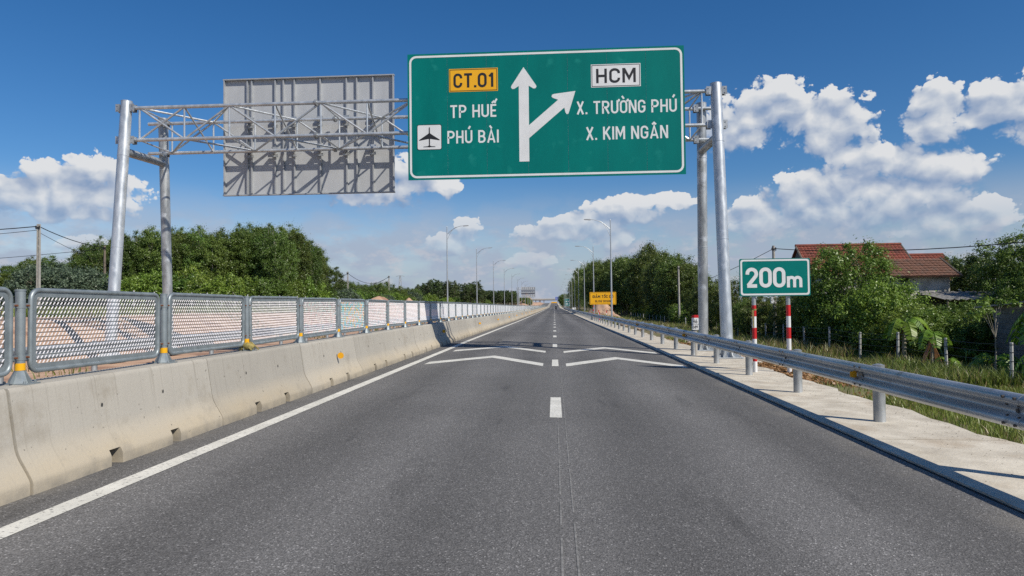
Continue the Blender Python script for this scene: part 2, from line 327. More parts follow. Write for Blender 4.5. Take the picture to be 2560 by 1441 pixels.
def barrier_mat():
    m = bpy.data.materials.new('barrier_concrete'); m.use_nodes = True; nt = m.node_tree; N = nt.nodes; L = nt.links
    b = N['Principled BSDF']; b.inputs['Roughness'].default_value = .85; b.inputs['Specular IOR Level'].default_value = .25
    pos = N.new('ShaderNodeNewGeometry').outputs['Position']; oc = N.new('ShaderNodeTexCoord').outputs['Object']
    def noise(sc, det, st=(1, 1, 1), ro=.6):
        mp = N.new('ShaderNodeMapping'); mp.inputs['Scale'].default_value = st; L.new(pos, mp.inputs['Vector'])
        x = N.new('ShaderNodeTexNoise'); x.inputs['Scale'].default_value = sc; x.inputs['Detail'].default_value = det; x.inputs['Roughness'].default_value = ro; L.new(mp.outputs[0], x.inputs['Vector']); return x.outputs['Fac']
    def mr(v, a, b_, c, d):
        x = N.new('ShaderNodeMapRange'); x.inputs['From Min'].default_value = a; x.inputs['From Max'].default_value = b_; x.inputs['To Min'].default_value = c; x.inputs['To Max'].default_value = d; L.new(v, x.inputs['Value']); return x.outputs[0]
    def mix(f, a, c, bt='MIX'):
        x = N.new('ShaderNodeMix'); x.data_type = 'RGBA'; x.blend_type = bt
        if isinstance(f, float): x.inputs[0].default_value = f
        else: L.new(f, x.inputs[0])
        for i, v in ((6, a), (7, c)):
            if isinstance(v, tuple): x.inputs[i].default_value = (*v, 1)
            else: L.new(v, x.inputs[i])
        return x.outputs[2]
    sz = N.new('ShaderNodeSeparateXYZ'); L.new(oc, sz.inputs[0])
    low = mr(sz.outputs[2], .18, .42, 1, 0)
    c = mix(noise(1.6, 7), (.345, .325, .285), (.44, .415, .36))
    tan = N.new('ShaderNodeMath'); tan.operation = 'MULTIPLY'; L.new(low, tan.inputs[0]); L.new(mr(noise(.8, 4), .25, .7, .45, 1.0), tan.inputs[1])
    c = mix(tan.outputs[0], c, (.43, .365, .26))
    st = N.new('ShaderNodeMath'); st.operation = 'MULTIPLY'; L.new(mr(noise(1.0, 6, (1, 30, .45), .7), .56, .70, 0, .8), st.inputs[0]); L.new(mr(sz.outputs[2], .1, .8, .25, 1), st.inputs[1])
    c = mix(st.outputs[0], c, (.205, .185, .15))
    bl = mr(noise(2.2, 9, (1, 1, 1), .72), .53, .68, 0, .65); c = mix(bl, c, (.28, .25, .20))
    pit = mr(noise(22, 3, (1, 1, 1), .5), .70, .74, 0, .85); c = mix(pit, c, (.10, .09, .075))
    foot = N.new('ShaderNodeMath'); foot.operation = 'MULTIPLY'; L.new(mr(sz.outputs[2], .02, .12, 1, 0), foot.inputs[0]); L.new(mr(noise(5, 6), .35, .65, 0, .8), foot.inputs[1]); c = mix(foot.outputs[0], c, (.22, .20, .165))
    c = mix(mr(noise(60, 3), .3, .7, 0.0, .25), c, (.30, .28, .25))
    oi = N.new('ShaderNodeObjectInfo'); hv = N.new('ShaderNodeHueSaturation'); L.new(mr(oi.outputs['Random'], 0, 1, .90, 1.08), hv.inputs['Value']); L.new(c, hv.inputs['Color'])
    L.new(hv.outputs[0], b.inputs['Base Color'])
    bp = N.new('ShaderNodeBump'); bp.inputs['Strength'].default_value = .25; bp.inputs['Distance'].default_value = .008; L.new(noise(35, 5), bp.inputs['Height']); L.new(bp.outputs[0], b.inputs['Normal'])
    return m

M = {}
M['asphalt'] = asphalt_mat()
M['barrier'] = barrier_mat()
M['paint'] = mk('road_paint', (.70, .685, .62), (.55, .54, .485), scale=2.2, detail=9, rough=.7, c3=(.20, .195, .185), s3=34, r3=(.57, .70), bump=.15, bscale=90, world=True)
M['chalk'] = mk('chalk_line', (.23, .225, .215), (.13, .13, .125), scale=18, ramp=(.4, .6), rough=.9, world=True)
M['slab'] = mk('slab_concrete', (.43, .385, .31), (.60, .55, .455), scale=2.4, detail=11, rough=.9, c3=(.36, .285, .20), s3=1.5, r3=(.54, .80), bump=.3, bscale=40, world=True, rand=.06)
M['galv'] = mk('galvanised', (.27, .285, .295), (.50, .52, .53), scale=4.5, detail=9, rough=.44, metal=.55, bump=.04, bscale=25, stretch=(1, 1, .35), rvar=.18, c3=(.62, .65, .68), s3=2.2, r3=(.58, .66))
M['galv_new'] = mk('bright_galvanised', (.42, .45, .47), (.60, .63, .65), scale=7, detail=8, rough=.40, metal=.55, rvar=.16, stretch=(1, 1, .3), c3=(.68, .70, .71), s3=3, r3=(.58, .68))
M['rail'] = mk('rail_galvanised', (.36, .38, .39), (.54, .56, .57), scale=3.5, detail=9, rough=.42, metal=.6, c3=(.27, .26, .24), s3=5, r3=(.62, .75), stretch=(1, .25, 1), rvar=.14, bump=.03, bscale=12)
M['frame'] = mk('panel_frame_grey', (.215, .25, .265), (.31, .35, .365), scale=6, rough=.45, metal=.45, rvar=.1)
M['strand'] = mk('bright_strand', (.80, .775, .785), (.66, .635, .65), scale=14, rough=.35, metal=.15)
M['strand_far'] = mk('grazing_dim_strand', (.50, .55, .60), (.66, .66, .68), scale=5, rough=.4, metal=.15, rand=.12)  # greyer strand copy for far panels, grazing-view dimming put into its colour
M['strand_grey'] = mk('grey_strand', (.21, .235, .25), rough=.5, metal=.4)
M['yellow'] = mk('yellow_reflective', (.80, .42, .008), (.72, .36, .008), scale=3, rough=.35)
M['orange'] = mk('amber_reflective', (.78, .38, .01), rough=.35)
M['joint_shade'] = mk('bitumen_joint_shade', (.006, .006, .007), rough=.7, world=True)  # tar joint colour, near black to paint in the shade under the slab lip
M['dark'] = mk('dark_void', (.03, .03, .03), rough=.9)
M['bolt'] = mk('dark_bolt', (.10, .09, .08), rough=.5, metal=.6)
M['rust'] = mk('rusty_bolt', (.16, .06, .03), rough=.8)
M['green'] = mk('sign_green', (.001, .150, .136), (.001, .178, .157), scale=1.3, detail=8, rough=.45, spec=.12, stretch=(1, 1, .35), c3=(.012, .225, .195), s3=2.4, r3=(.60, .80), bump=.02, bscale=2.5, rand=.04)
M['white'] = mk('sign_white', (.74, .75, .75), (.66, .67, .67), scale=1.5, rough=.4)
M['black'] = mk('sign_black', (.012, .012, .014), rough=.5)
M['signyellow'] = mk('sign_yellow', (.85, .43, .006), (.78, .38, .006), scale=1, rough=.4)
M['backgrey'] = mk('sign_back_grey', (.40, .415, .43), (.47, .485, .50), scale=1.4, rough=.6, metal=.1, stretch=(1, 1, .4))
M['ribgrey'] = mk('rib_grey', (.33, .345, .36), (.40, .415, .43), scale=4, rough=.5, metal=.2)
M['red'] = mk('red_paint', (.55, .012, .014), (.45, .012, .014), scale=8, rough=.4)
M['blue'] = mk('sign_blue', (.01, .07, .45), rough=.4)
M['conc'] = mk('pole_concrete', (.40, .38, .345), (.30, .285, .26), scale=6, rough=.9, bump=.2)
M['wood'] = mk('old_wood', (.20, .16, .12), (.12, .10, .08), scale=8, stretch=(1, 1, .15), rough=.9)
M['wire'] = mk('black_wire', (.015, .015, .018), rough=.6)
M['steelwire'] = mk('steel_wire', (.10, .10, .10), rough=.5, metal=.6)
M['soil'] = mk('orange_soil', (.42, .26, .165), (.52, .36, .25), scale=2.2, rough=.95, c3=(.30, .17, .11), s3=.8, r3=(.5, .62), bump=.6, bscale=8, world=True)
M['rock'] = mk('rubble', (.36, .24, .17), (.46, .35, .27), scale=5, rough=.95, bump=.4, bscale=20, rand=.2)
M['bark'] = mk('bark', (.20, .175, .14), (.12, .10, .08), scale=9, stretch=(1, 1, .2), rough=.95)
M['palebark'] = mk('pale_bark', (.34, .31, .26), (.22, .20, .16), scale=9, stretch=(1, 1, .2), rough=.95)
M['acacia'] = leaf_mat('acacia_leaf', (0.078, 0.142, 0.026), (0.15, 0.222, 0.045))
M['dark_leaf'] = leaf_mat('dark_leaf', (0.078, 0.128, 0.026), (0.170, 0.232, 0.048))
M['pine'] = leaf_mat('pine_needles', (0.046, 0.084, 0.026), (0.098, 0.14, 0.044), trans=.15)
M['shrub'] = leaf_mat('shrub_leaf', (0.085, 0.155, 0.022), (0.16, 0.245, 0.042))
M['bright_leaf'] = leaf_mat('bright_shrub_leaf', (0.125, 0.215, 0.028), (0.215, 0.31, 0.05))
M['grey_leaf'] = leaf_mat('grey_green_leaf', (.075, .115, .066), (.15, .20, .13), var=.1)
M['banana'] = leaf_mat('banana_leaf', (0.14, 0.26, 0.025), (0.2, 0.33, 0.045), trans=.45, rough=.4)
M['dryleaf'] = leaf_mat('dry_leaf', (0.3, 0.155, 0.07), (0.46, 0.26, 0.13), trans=.2)
M['grass'] = leaf_mat('grass_blade', (0.12, 0.185, 0.03), (0.22, 0.265, 0.06), trans=.3)
M['drygrass'] = leaf_mat('dry_grass', (0.22, 0.185, 0.07), (0.36, 0.295, 0.14), trans=.3)
M['tile'] = mk('red_tile', (.25, .062, .036), (.13, .036, .024), scale=6, rough=.85, world=True, c3=(.09, .035, .025), s3=1.4, r3=(.5, .75))
M['tile_old'] = mk('brown_tile', (.20, .095, .058), (.115, .058, .04), scale=9, rough=.9, world=True, c3=(.10, .07, .055), s3=2, r3=(.5, .7))
M['plaster'] = mk('old_plaster', (.62, .60, .56), (.50, .48, .45), scale=2.5, rough=.9, c3=(.25, .24, .22), s3=1.5, r3=(.5, .75))
M['block'] = mk('cement_block', (.20, .205, .205), (.135, .14, .14), scale=5, rough=.95, rand=.15, bump=.3)
M['mortar'] = mk('mortar', (.26, .26, .25), rough=.95)
M['sheetroof'] = mk('fibre_cement', (.22, .21, .195), (.31, .295, .275), scale=3, rough=.95)
M['glass'] = mk('dark_glass', (.02, .025, .03), rough=.08)
M['carwhite'] = mk('car_paint', (.75, .75, .74), rough=.25)
M['rubber'] = mk('rubber', (.015, .015, .015), rough=.8)
M['cloth'] = mk('dark_cloth', (.02, .022, .03), (.05, .05, .06), scale=20, rough=.9)
M['skin'] = mk('skin', (.35, .20, .13), rough=.6)
M['strap'] = mk('faded_strap', (.34, .27, .09), (.17, .15, .05), scale=16, rough=.9)
M['ground'] = mk('earth', (.16, .115, .058), (.115, .120, .036), scale=.5, rough=.95, c3=(.19, .145, .085), s3=1.4, r3=(.52, .68), bump=.5, bscale=5, world=True)
M['bridge'] = mk('bridge_concrete', (.55, .53, .49), (.48, .46, .43), scale=.5, rough=.9)
M['lampgrey'] = mk('lamp_galvanised', (.40, .43, .45), (.48, .51, .53), scale=2, rough=.45, metal=.5)
tint = mk('tinted_strand', (.80, .62, .66), (.25, .62, .72), scale=9, detail=1, rough=.4, ramp=(.42, .50), c3=(.82, .55, .22), s3=11, r3=(.54, .58)); M['tint'] = tint
M['paletint'] = mk('pale_tinted_strand', (.80, .79, .80), (.70, .60, .64), scale=11, detail=1, rough=.4, ramp=(.44, .56), c3=(.45, .70, .74), s3=13, r3=(.60, .63))
# ------------------------------------------------------------------ levels of the place
_py = [-300, 30, 75, 160, 320, 480, 560, 650, 760, 900, 1100, 6000]
_pz = [0, 0, -.12, -.18, -.12, .1, .8, 2.0, 3.5, 4.6, 4.5, 4.0]
def rz(Y): return np.interp(Y, _py, _pz)
def sstep(a, b, x):
    t = np.clip((np.asarray(x, dtype=float) - a) / (b - a), 0, 1); return t * t * (3 - 2 * t)
def road_z(X, Y): return float(rz(Y)) - .02 * X                     # near carriageway falls to the right
def far_z(X, Y): return float(rz(Y)) + .10 + .02 * (X + 5.0)        # opposite one falls to the left
def vnoise(X, Y, s, seed=0):
    r = np.random.RandomState(seed); out = 0
    for k in range(5):
        a = r.uniform(0, 6.28); f = s * (1.7 ** k) ; p = r.uniform(0, 6.28)
        out = out + np.sin((X * math.cos(a) + Y * math.sin(a)) * f + p) / (1.5 ** k)
    return out / 2.6
def ground_z(X, Y):
    X = np.asarray(X, dtype=float); Y = np.asarray(Y, dtype=float); b = rz(Y)
    right = -.14 - .98 * sstep(5.4, 10.5, X) + vnoise(X, Y, .35, 1) * .07 * sstep(5.6, 8, X) + vnoise(X, Y, .05, 4) * .25 * sstep(14, 40, X)
    left = -.12 + 1.4 * sstep(-14.2, -19.5, X) + vnoise(X, Y, .4, 2) * .10 * sstep(-13.4, -16, X) + vnoise(X, Y, .04, 3) * .3 * sstep(-24, -60, X)
    mid = np.full(X.shape, -.32)
    z = np.where(X > 5.05, right, np.where(X < -12.15, left, mid))
    return z + b
def gz(X, Y): return float(ground_z(np.array([X]), np.array([Y]))[0])

# ground sheet
xs = np.unique(np.concatenate([np.linspace(-2600, -120, 14), np.linspace(-120, -30, 31), np.linspace(-30, -12.2, 46), [-12.1, -11.9, 4.9, 5.0], np.linspace(5.1, 16, 60), np.linspace(16, 60, 30), np.linspace(60, 2600, 14)]))
ys = np.unique(np.concatenate([np.linspace(-250, -10, 10), np.linspace(-10, 60, 141), np.linspace(60, 200, 100), np.linspace(200, 1100, 90), np.linspace(1100, 5200, 12)]))
XX, YY = np.meshgrid(xs, ys); ZZ = ground_z(XX, YY)
nx, ny = len(xs), len(ys); idx = np.arange(nx * ny).reshape(ny, nx)
F = np.stack([idx[:-1, :-1], idx[:-1, 1:], idx[1:, 1:], idx[1:, :-1]], -1).reshape(-1, 4)
cx = (xs[:-1] + xs[1:]) / 2; mi = np.tile(np.where((cx < -12) & (cx > -24), 1, 0), ny - 1)
tag(link('ground', np_mesh('ground', np.stack([XX, YY, ZZ], -1).reshape(-1, 3), F, [M['ground'], M['soil']], mi, True)), kind='structure')

# roads
STN = np.unique(np.concatenate([np.arange(-8, 60, 2.), np.arange(60, 1250, 10.)]))
def strip(name, xa, xb, zf, mat, dz=0., y0=-8, y1=1240, parent=None, th=0.):
    yy = STN[(STN > y0) & (STN < y1)]; yy = np.concatenate([[y0], yy, [y1]])
    V = []; Fc = []
    for i, y in enumerate(yy): V += [(xa, y, zf(xa, y) + dz), (xb, y, zf(xb, y) + dz)]
    for i in range(len(yy) - 1): Fc.append((2 * i, 2 * i + 1, 2 * i + 3, 2 * i + 2))
    return link(name, np_mesh(name, V, Fc, mat), parent)
road = tag(strip('road', -4.45, 3.495, road_z, M['asphalt']), kind='structure')
opp = tag(strip('opposite_road', -12.1, -4.65, far_z, M['asphalt']), kind='structure')
strip('edge_line', -3.76, -3.58, road_z, M['paint'], .004, y1=1000, parent=road)
strip('edge_line', -5.75, -5.57, far_z, M['paint'], .004, y1=1000, parent=opp)
# centre dashes
for k in range(-1, 44):
    y = 9.6 + k * 8.1
    b = MB(); x0, x1 = -.085, .085
    b.add([(x0, y, road_z(x0, y) + .004), (x1, y, road_z(x1, y) + .004), (x1, y + 2.1, road_z(x1, y + 2.1) + .004), (x0, y + 2.1, road_z(x0, y + 2.1) + .004)], [(0, 1, 2, 3)])
    b.build('lane_dash', M['paint'], road)
# chevrons
for base in (18.5, 23.5):
    for cxm in (-1.83, 1.80):
        b = MB(); h = 1.52; t = .85; rise = 2.6
        pts = [(cxm - h, base), (cxm, base + rise), (cxm + h, base), (cxm + h, base - t), (cxm, base + rise - t), (cxm - h, base - t)]
        v = [(p[0], p[1], road_z(p[0], p[1]) + .0045) for p in pts]
        b.add(v, [(0, 5, 4, 1), (1, 4, 3, 2)]); b.build('chevron_marking', M['paint'], road)
# chalk lines left from setting out
for (xa, xb, y0, y1) in ((.02, .035, 2, 9.4), (.115, .128, 2, 17)):
    b = MB(); rnd = random.Random(int(xa * 1000)); y = y0
    while y < y1:
        l = rnd.uniform(.3, 1.4)
        b.add([(xa, y, road_z(xa, y) + .003), (xb, y, road_z(xb, y) + .003), (xb, y + l, road_z(xb, y + l) + .003), (xa, y + l, road_z(xa, y + l) + .003)], [(0, 1, 2, 3)]); y += l + rnd.uniform(.02, .3)
    b.build('chalk_line', M['chalk'], road)

strip('joint_shade_strip', 3.45, 3.60, road_z, M['joint_shade'], -.006, parent=road)  # dark strip in the edge joint, stands in for the shadowed slab lip
# concrete shoulder slabs on the right
sh = tag(empty('shoulder'), kind='structure')
rnd = random.Random(3); y = -4.0; k = 0
def slab(y0, y1, parent, n=8):
    b = MB(); top = []; bot = []
    ysl = [y0 + (y1 - y0) * i / n for i in range(n + 1)]
    xi = [3.548 + rnd.uniform(-.006, .006) for _ in ysl]
    xo = []
    for yy in ysl:
        w = 5.18 + .07 * math.sin(yy * 1.9) + .05 * math.sin(yy * 4.7 + 1) + rnd.uniform(-.02, .02)
        if 19.4 < yy < 26.5: w = 5.75 + rnd.uniform(-.03, .03)
        xo.append(w)
    vs = []
    for i, yy in enumerate(ysl):
        zi = road_z(xi[i], yy) + .014; zo = road_z(xo[i], yy) + .030
        vs += [(xi[i], yy, zi), (xo[i], yy, zo), (xo[i], yy, zo - .3), (xi[i], yy, zi - .3)]
    fs = []
    for i in range(n):
        a = 4 * i; c = a + 4
        fs += [(a, a + 1, c + 1, c), (a + 1, a + 2, c + 2, c + 1), (a + 3, a, c, c + 3)]
    fs += [(0, 3, 2, 1), (4 * n, 4 * n + 1, 4 * n + 2, 4 * n + 3)]
    b.add(vs, fs); return b.build('slab', M['slab'], parent)
while y < 90:
    l = 3.1; slab(y, y + l - .03, sh); y += l
slab(y, 330, sh, 60)
slab(330, 1000, sh, 60)

# ------------------------------------------------------------------ median barrier: precast units
mb = tag(empty('median_barrier', (-4.55, 0, 0)), 'long concrete median barrier with drain notches and yellow round reflectors', 'barrier')
SEG = 3.19
def seg_mesh(seed, holes=True):
    r = random.Random(seed); b = MB(); L = SEG - .016
    # half-profile seen from the near side, x from centre, z from road
    face = [(.40, .0), (.40, .085), (.396, .105), (.385, .13), (.36, .175), (.33, .225), (.30, .275), (.281, .315), (.268, .355), (.259, .40), (.245, .49), (.222, .64), (.198, .80), (.193, .822), (.178, .842)]
    full = face + [(.03, .845), (.03, .80), (-.0, .80), (-.0, .845)] + [(-x, z) for x, z in face[::-1]]
    notch = [(.17, 0), (.17, .150), (.372, .150)] + full[4:]
    cuts = [0, .31 * L, .31 * L + .17, .64 * L, .64 * L + .17, L]
    for i in range(5):
        pr = notch if i in (1, 3) else full
        # inner caps are cut a hair short so that no two faces coincide
        a = cuts[i] + (.0006 if i in (1, 3) else 0); c = cuts[i + 1] - (.0006 if i in (1, 3) else 0)
        b.prism(pr, lambda p, t: (p[0], t, p[1]), a, c, smooth=True)
    for yy in (.33 * L + r.uniform(-.05, .05), .66 * L + r.uniform(-.05, .05)):          # lifting sockets
        z = .56; x = .2345
        ring = [(x + .002, yy + .028 * math.cos(a), z + .034 * math.sin(a)) for a in [i * math.pi / 4 for i in range(8)]]
        rin = [(x + .003, yy + .016 * math.cos(a), z + .022 * math.sin(a)) for a in [i * math.pi / 4 for i in range(8)]]
        b.add(ring + rin, [(i, (i + 1) % 8, 8 + (i + 1) % 8, 8 + i) for i in range(8)], 2)
        b.add(rin, [tuple(range(8))], 1)
    return b.mesh('barrier_unit', [M['barrier'], M['dark'], M['barrier']])
sm = [seg_mesh(i) for i in range(4)]
for k in range(-2, 148):
    y = 5.32 + k * SEG
    o = link('barrier_unit', sm[k % 4], mb, (random.Random(k).uniform(-.006, .006), y, road_z(-4.15, y)))
    o.rotation_euler = (math.atan2(road_z(-4.15, y + SEG) - road_z(-4.15, y), SEG), 0, random.Random(k + 900).uniform(-.003, .003))
strip('barrier_far_run', .40, -.40, lambda x, y: float(rz(y)) + .88 - .02 * 0, M['barrier'], y0=5.32 + 148 * SEG, y1=1000, parent=mb)
b = MB()
yy = np.arange(478, 1001, 20.)
for i in range(len(yy) - 1):
    z0, z1 = road_z(-4.15, yy[i]), road_z(-4.15, yy[i + 1])
    for s in (1, -1):
        b.add([(.40 * s, yy[i], z0), (.40 * s, yy[i + 1], z1), (.18 * s, yy[i + 1], z1 + .84), (.18 * s, yy[i], z0 + .84)], [(0, 1, 2, 3)])
b.build('barrier_far_side', M['barrier'], mb)
# reflectors on the barrier
b = MB(); b.tube([(0, 0, 0), (0, -.012, 0)], .062, 18); rme = b.mesh('reflector', M['orange'])
b = MB(); b.box((-.03, .015, 0), (.11, .012, .05)); b.box((-.075, .03, -.0), (.02, .05, .05)); bme = b.mesh('bracket', M['galv'])
for k in range(0, 26):
    y = 13.53 + 12.87 * k
    o = link('reflector', rme, mb, (.33, y, .60 + float(rz(y)))); link('bracket', bme, o)
# stains of red dust: a leaning orange pole at the wall far off
# ------------------------------------------------------------------ glare screen on the barrier
gs = tag(empty('glare_screen', (-4.52, 0, .925)), 'grey expanded metal glare screen bolted along the top of the median barrier', 'fence')
PIT = 2.17
PL = 1.95; PH = .70
def rrect(L, H, r, n=5):
    pts = []
    for (cy, cz, a0) in ((L / 2 - r, H / 2 - r, 0), (-L / 2 + r, H / 2 - r, 90), (-L / 2 + r, -H / 2 + r, 180), (L / 2 - r, -H / 2 + r, 270)):
        for i in range(n + 1):
            a = R(a0 + 90 * i / n); pts.append((cy + r * math.cos(a), cz + r * math.sin(a)))
    return pts
def frame_mesh():
    b = MB(); c = rrect(PL, PH, .085); n = len(c)
    # closed round tube
    rt = .021; k = 10; vs = []
    for i, p in enumerate(c):
        q0 = c[i - 1]; q1 = c[(i + 1) % n]; t = Vector((0, q1[0] - q0[0], q1[1] - q0[1])).normalized(); nn = Vector((0, t.z, -t.y))
        for j in range(k):
            a = 2 * math.pi * j / k; v = Vector((0, p[0], p[1])) + nn * rt * math.cos(a) + Vector((1, 0, 0)) * rt * math.sin(a); vs.append(v)
    b.add(vs, [(i * k + j, i * k + (j + 1) % k, ((i + 1) % n) * k + (j + 1) % k, ((i + 1) % n) * k + j) for i in range(n) for j in range(k)], 0, True)
    return b.mesh('frame', M['frame'])
def flat_mesh():
    b = MB(); o = rrect(PL - .03, PH - .03, .075); i_ = rrect(PL - .13, PH - .12, .035); n = len(o)
    for x in (.004, -.004):
        b.add([(x, p[0], p[1]) for p in o] + [(x, p[0], p[1]) for p in i_], [(i, (i + 1) % n, n + (i + 1) % n, n + i) for i in range(n)])
    return b.mesh('clamp_strip', M['frame'])
def strand_mesh(mat):
    b = MB(); rows = 15; cols = 39; Lx = PL - .12; Hz = PH - .11
    ph = Hz / rows; pw = Lx / cols
    ax = Vector((-.87, -.5, 0))            # width direction of a strand, so that it faces the oncoming side
    for r_ in range(rows):
        z = -Hz / 2 + (r_ + .5) * ph
        off = .25 if r_ % 2 else -.25
        for c in range(cols):
            y = -Lx / 2 + (c + .5 + off * .98) * pw; w = .0050; h = ph * .35; ln = .0055
            p = Vector((0, y, z)); pts = []
            for (sx, sz) in ((-.55, -1), (.55, -1), (1, -.55), (1, .55), (.55, 1), (-.55, 1), (-1, .55), (-1, -.55)):
                pts.append(p + ax * (w * sx) + Vector((.004 * sz, ln * sz, h * sz)))
            b.add(pts, [tuple(range(8))], 0)
            # thin partner strand back to the next row
            q0 = p + Vector((.003, ln, h)); q1 = p + Vector((-.003, -pw * .5 , h + ph * .10 ))
            q2 = p + Vector((0, pw * .5 - ln, -h * 1.0)); q3 = p + Vector((.003, pw * .22, h))
            b.add([q2 + Vector((0, -.002, 0)), q2 + Vector((0, .002, 0)), q3 + Vector((0, .002, 0)), q3 + Vector((0, -.002, 0))], [(0, 1, 2, 3)], 1)
    for r_ in range(rows + 1):
        z = -Hz / 2 + r_ * ph
        b.add([(0, -Lx / 2, z - .0042), (0, Lx / 2, z - .0042), (.004, Lx / 2, z + .0042), (.004, -Lx / 2, z + .0042)], [(0, 1, 2, 3)], 1)
    return b.mesh('expanded_mesh', [mat, M['strand_grey']])
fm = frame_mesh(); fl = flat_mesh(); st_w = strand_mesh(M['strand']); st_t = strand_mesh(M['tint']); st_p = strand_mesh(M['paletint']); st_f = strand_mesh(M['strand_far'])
def joined_panel():
    b = MB()
    for me, off in ((fm, 0), (fl, 0)):
        b.add([tuple(v.co) for v in me.vertices], [tuple(p.vertices) for p in me.polygons], 0)
    return b.mesh('panel', M['frame'])
jp = joined_panel()
def post_meshes():
    b = MB(); b.tube([(0, 0, .0), (0, 0, .79)], .038, 14); b.tube([(0, 0, .79), (0, 0, .803)], .042, 14); pm = b.mesh('post', M['frame'])
    b = MB(); b.box((0, 0, .006), (.24, .17, .012))
    for a in range(4):
        an = a * math.pi / 2; c, s = math.cos(an), math.sin(an)
        pr = [(.036, .012), (.105, .012), (.105, .03), (.05, .115), (.036, .115)]
        b.prism(pr, lambda p, t: (p[0] * c - t * s, p[0] * s + t * c, p[1]), -.004, .004)
    cone = [(.085, .012), (.04, .115)]
    b.tube([(0, 0, .012), (0, 0, .115)], [.075, .04], 8, smooth=False)
    for sx in (-.09, .09):
        for sy in (-.06, .06): b.tube([(sx, sy, .012), (sx, sy, .03)], .011, 6)
    bm_ = b.mesh('base_plate', M['frame'])
    b = MB(); b.tube([(0, 0, .118), (0, 0, .178)], .0405, 14); yb = b.mesh('reflective_band', M['yellow'])
    b = MB()
    for z in (.225, .665):
        b.box((.0, 0, z), (.010, .21, .042)); b.tube([(0, 0, z - .021), (0, 0, z + .021)], .041, 12)
    cm = b.mesh('clamp', M['frame'])
    b = MB()
    for z in (.225, .665):
        for s in (-1, 1): b.tube([(-.025, .065 * s, z), (.03, .065 * s, z)], .009, 6)
    rm = b.mesh('clamp_bolt', M['rust'])
    return pm, bm_, yb, cm, rm
pm, bpm, ybm, cmm, rmm = post_meshes()
for k in range(-2, 156):
    y = 5.64 + k * PIT; z = float(rz(y))
    p = link('post', pm, gs, (0, y, z))
    if y < 130:
        link('base_plate', bpm, p)
        if k != 2 or True: link('reflective_band', ybm, p)
    if y < 60:
        link('clamp', cmm, p); link('clamp_bolt', rmm, p)['kind'] = 'stuff'
    pz = (0.0, y + PIT / 2, z + .445); rr_ = random.Random(k * 7 + 1); tilt = rr_.uniform(-.008, .008)
    if y < 75:
        f = link('panel', fm, gs, pz); f.rotation_euler = (tilt, rr_.uniform(-.01, .01), rr_.uniform(-.006, .006))
        link('clamp_strip', fl, f)
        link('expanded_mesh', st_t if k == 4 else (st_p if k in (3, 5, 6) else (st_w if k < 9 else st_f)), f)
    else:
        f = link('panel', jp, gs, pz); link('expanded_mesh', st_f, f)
# leaning orange-banded wire pole against the wall and straps tied to a post
def lump(name, loc, rad, mat, seed, n=(10, 8), flat=.7):
    r = random.Random(seed); b = MB(); vs = []; nu, nv = n
    for i in range(nv + 1):
        th = math.pi * i / nv
        for j in range(nu):
            a = 2 * math.pi * j / nu; q = 1 + r.uniform(-.22, .22)
            vs.append((loc[0] + rad[0] * math.sin(th) * math.cos(a) * q, loc[1] + rad[1] * math.sin(th) * math.sin(a) * q, loc[2] + rad[2] * math.cos(th) * q))
    b.add(vs, [(i * nu + j, i * nu + (j + 1) % nu, (i + 1) * nu + (j + 1) % nu, (i + 1) * nu + j) for i in range(nv) for j in range(nu)], 0, False)
    return b
y2 = 5.64 + 2 * PIT
b = lump('strap', (0, 0, .055), (.10, .12, .06), M['strap'], 4, (14, 8))
for i in range(5):
    a = i * 1.25; b.tube([(.05 * math.cos(a), .05 * math.sin(a), .12), (.11 * math.cos(a + .3), .12 * math.sin(a + .3), .05), (.15 * math.cos(a + .5), .15 * math.sin(a + .5), .012)], .012, 5)
tag(b.build('strap_bundle', M['strap'], None, loc=(-4.50, y2, .93)), 'faded khaki strap bundle knotted round the foot of a screen post', 'strap')
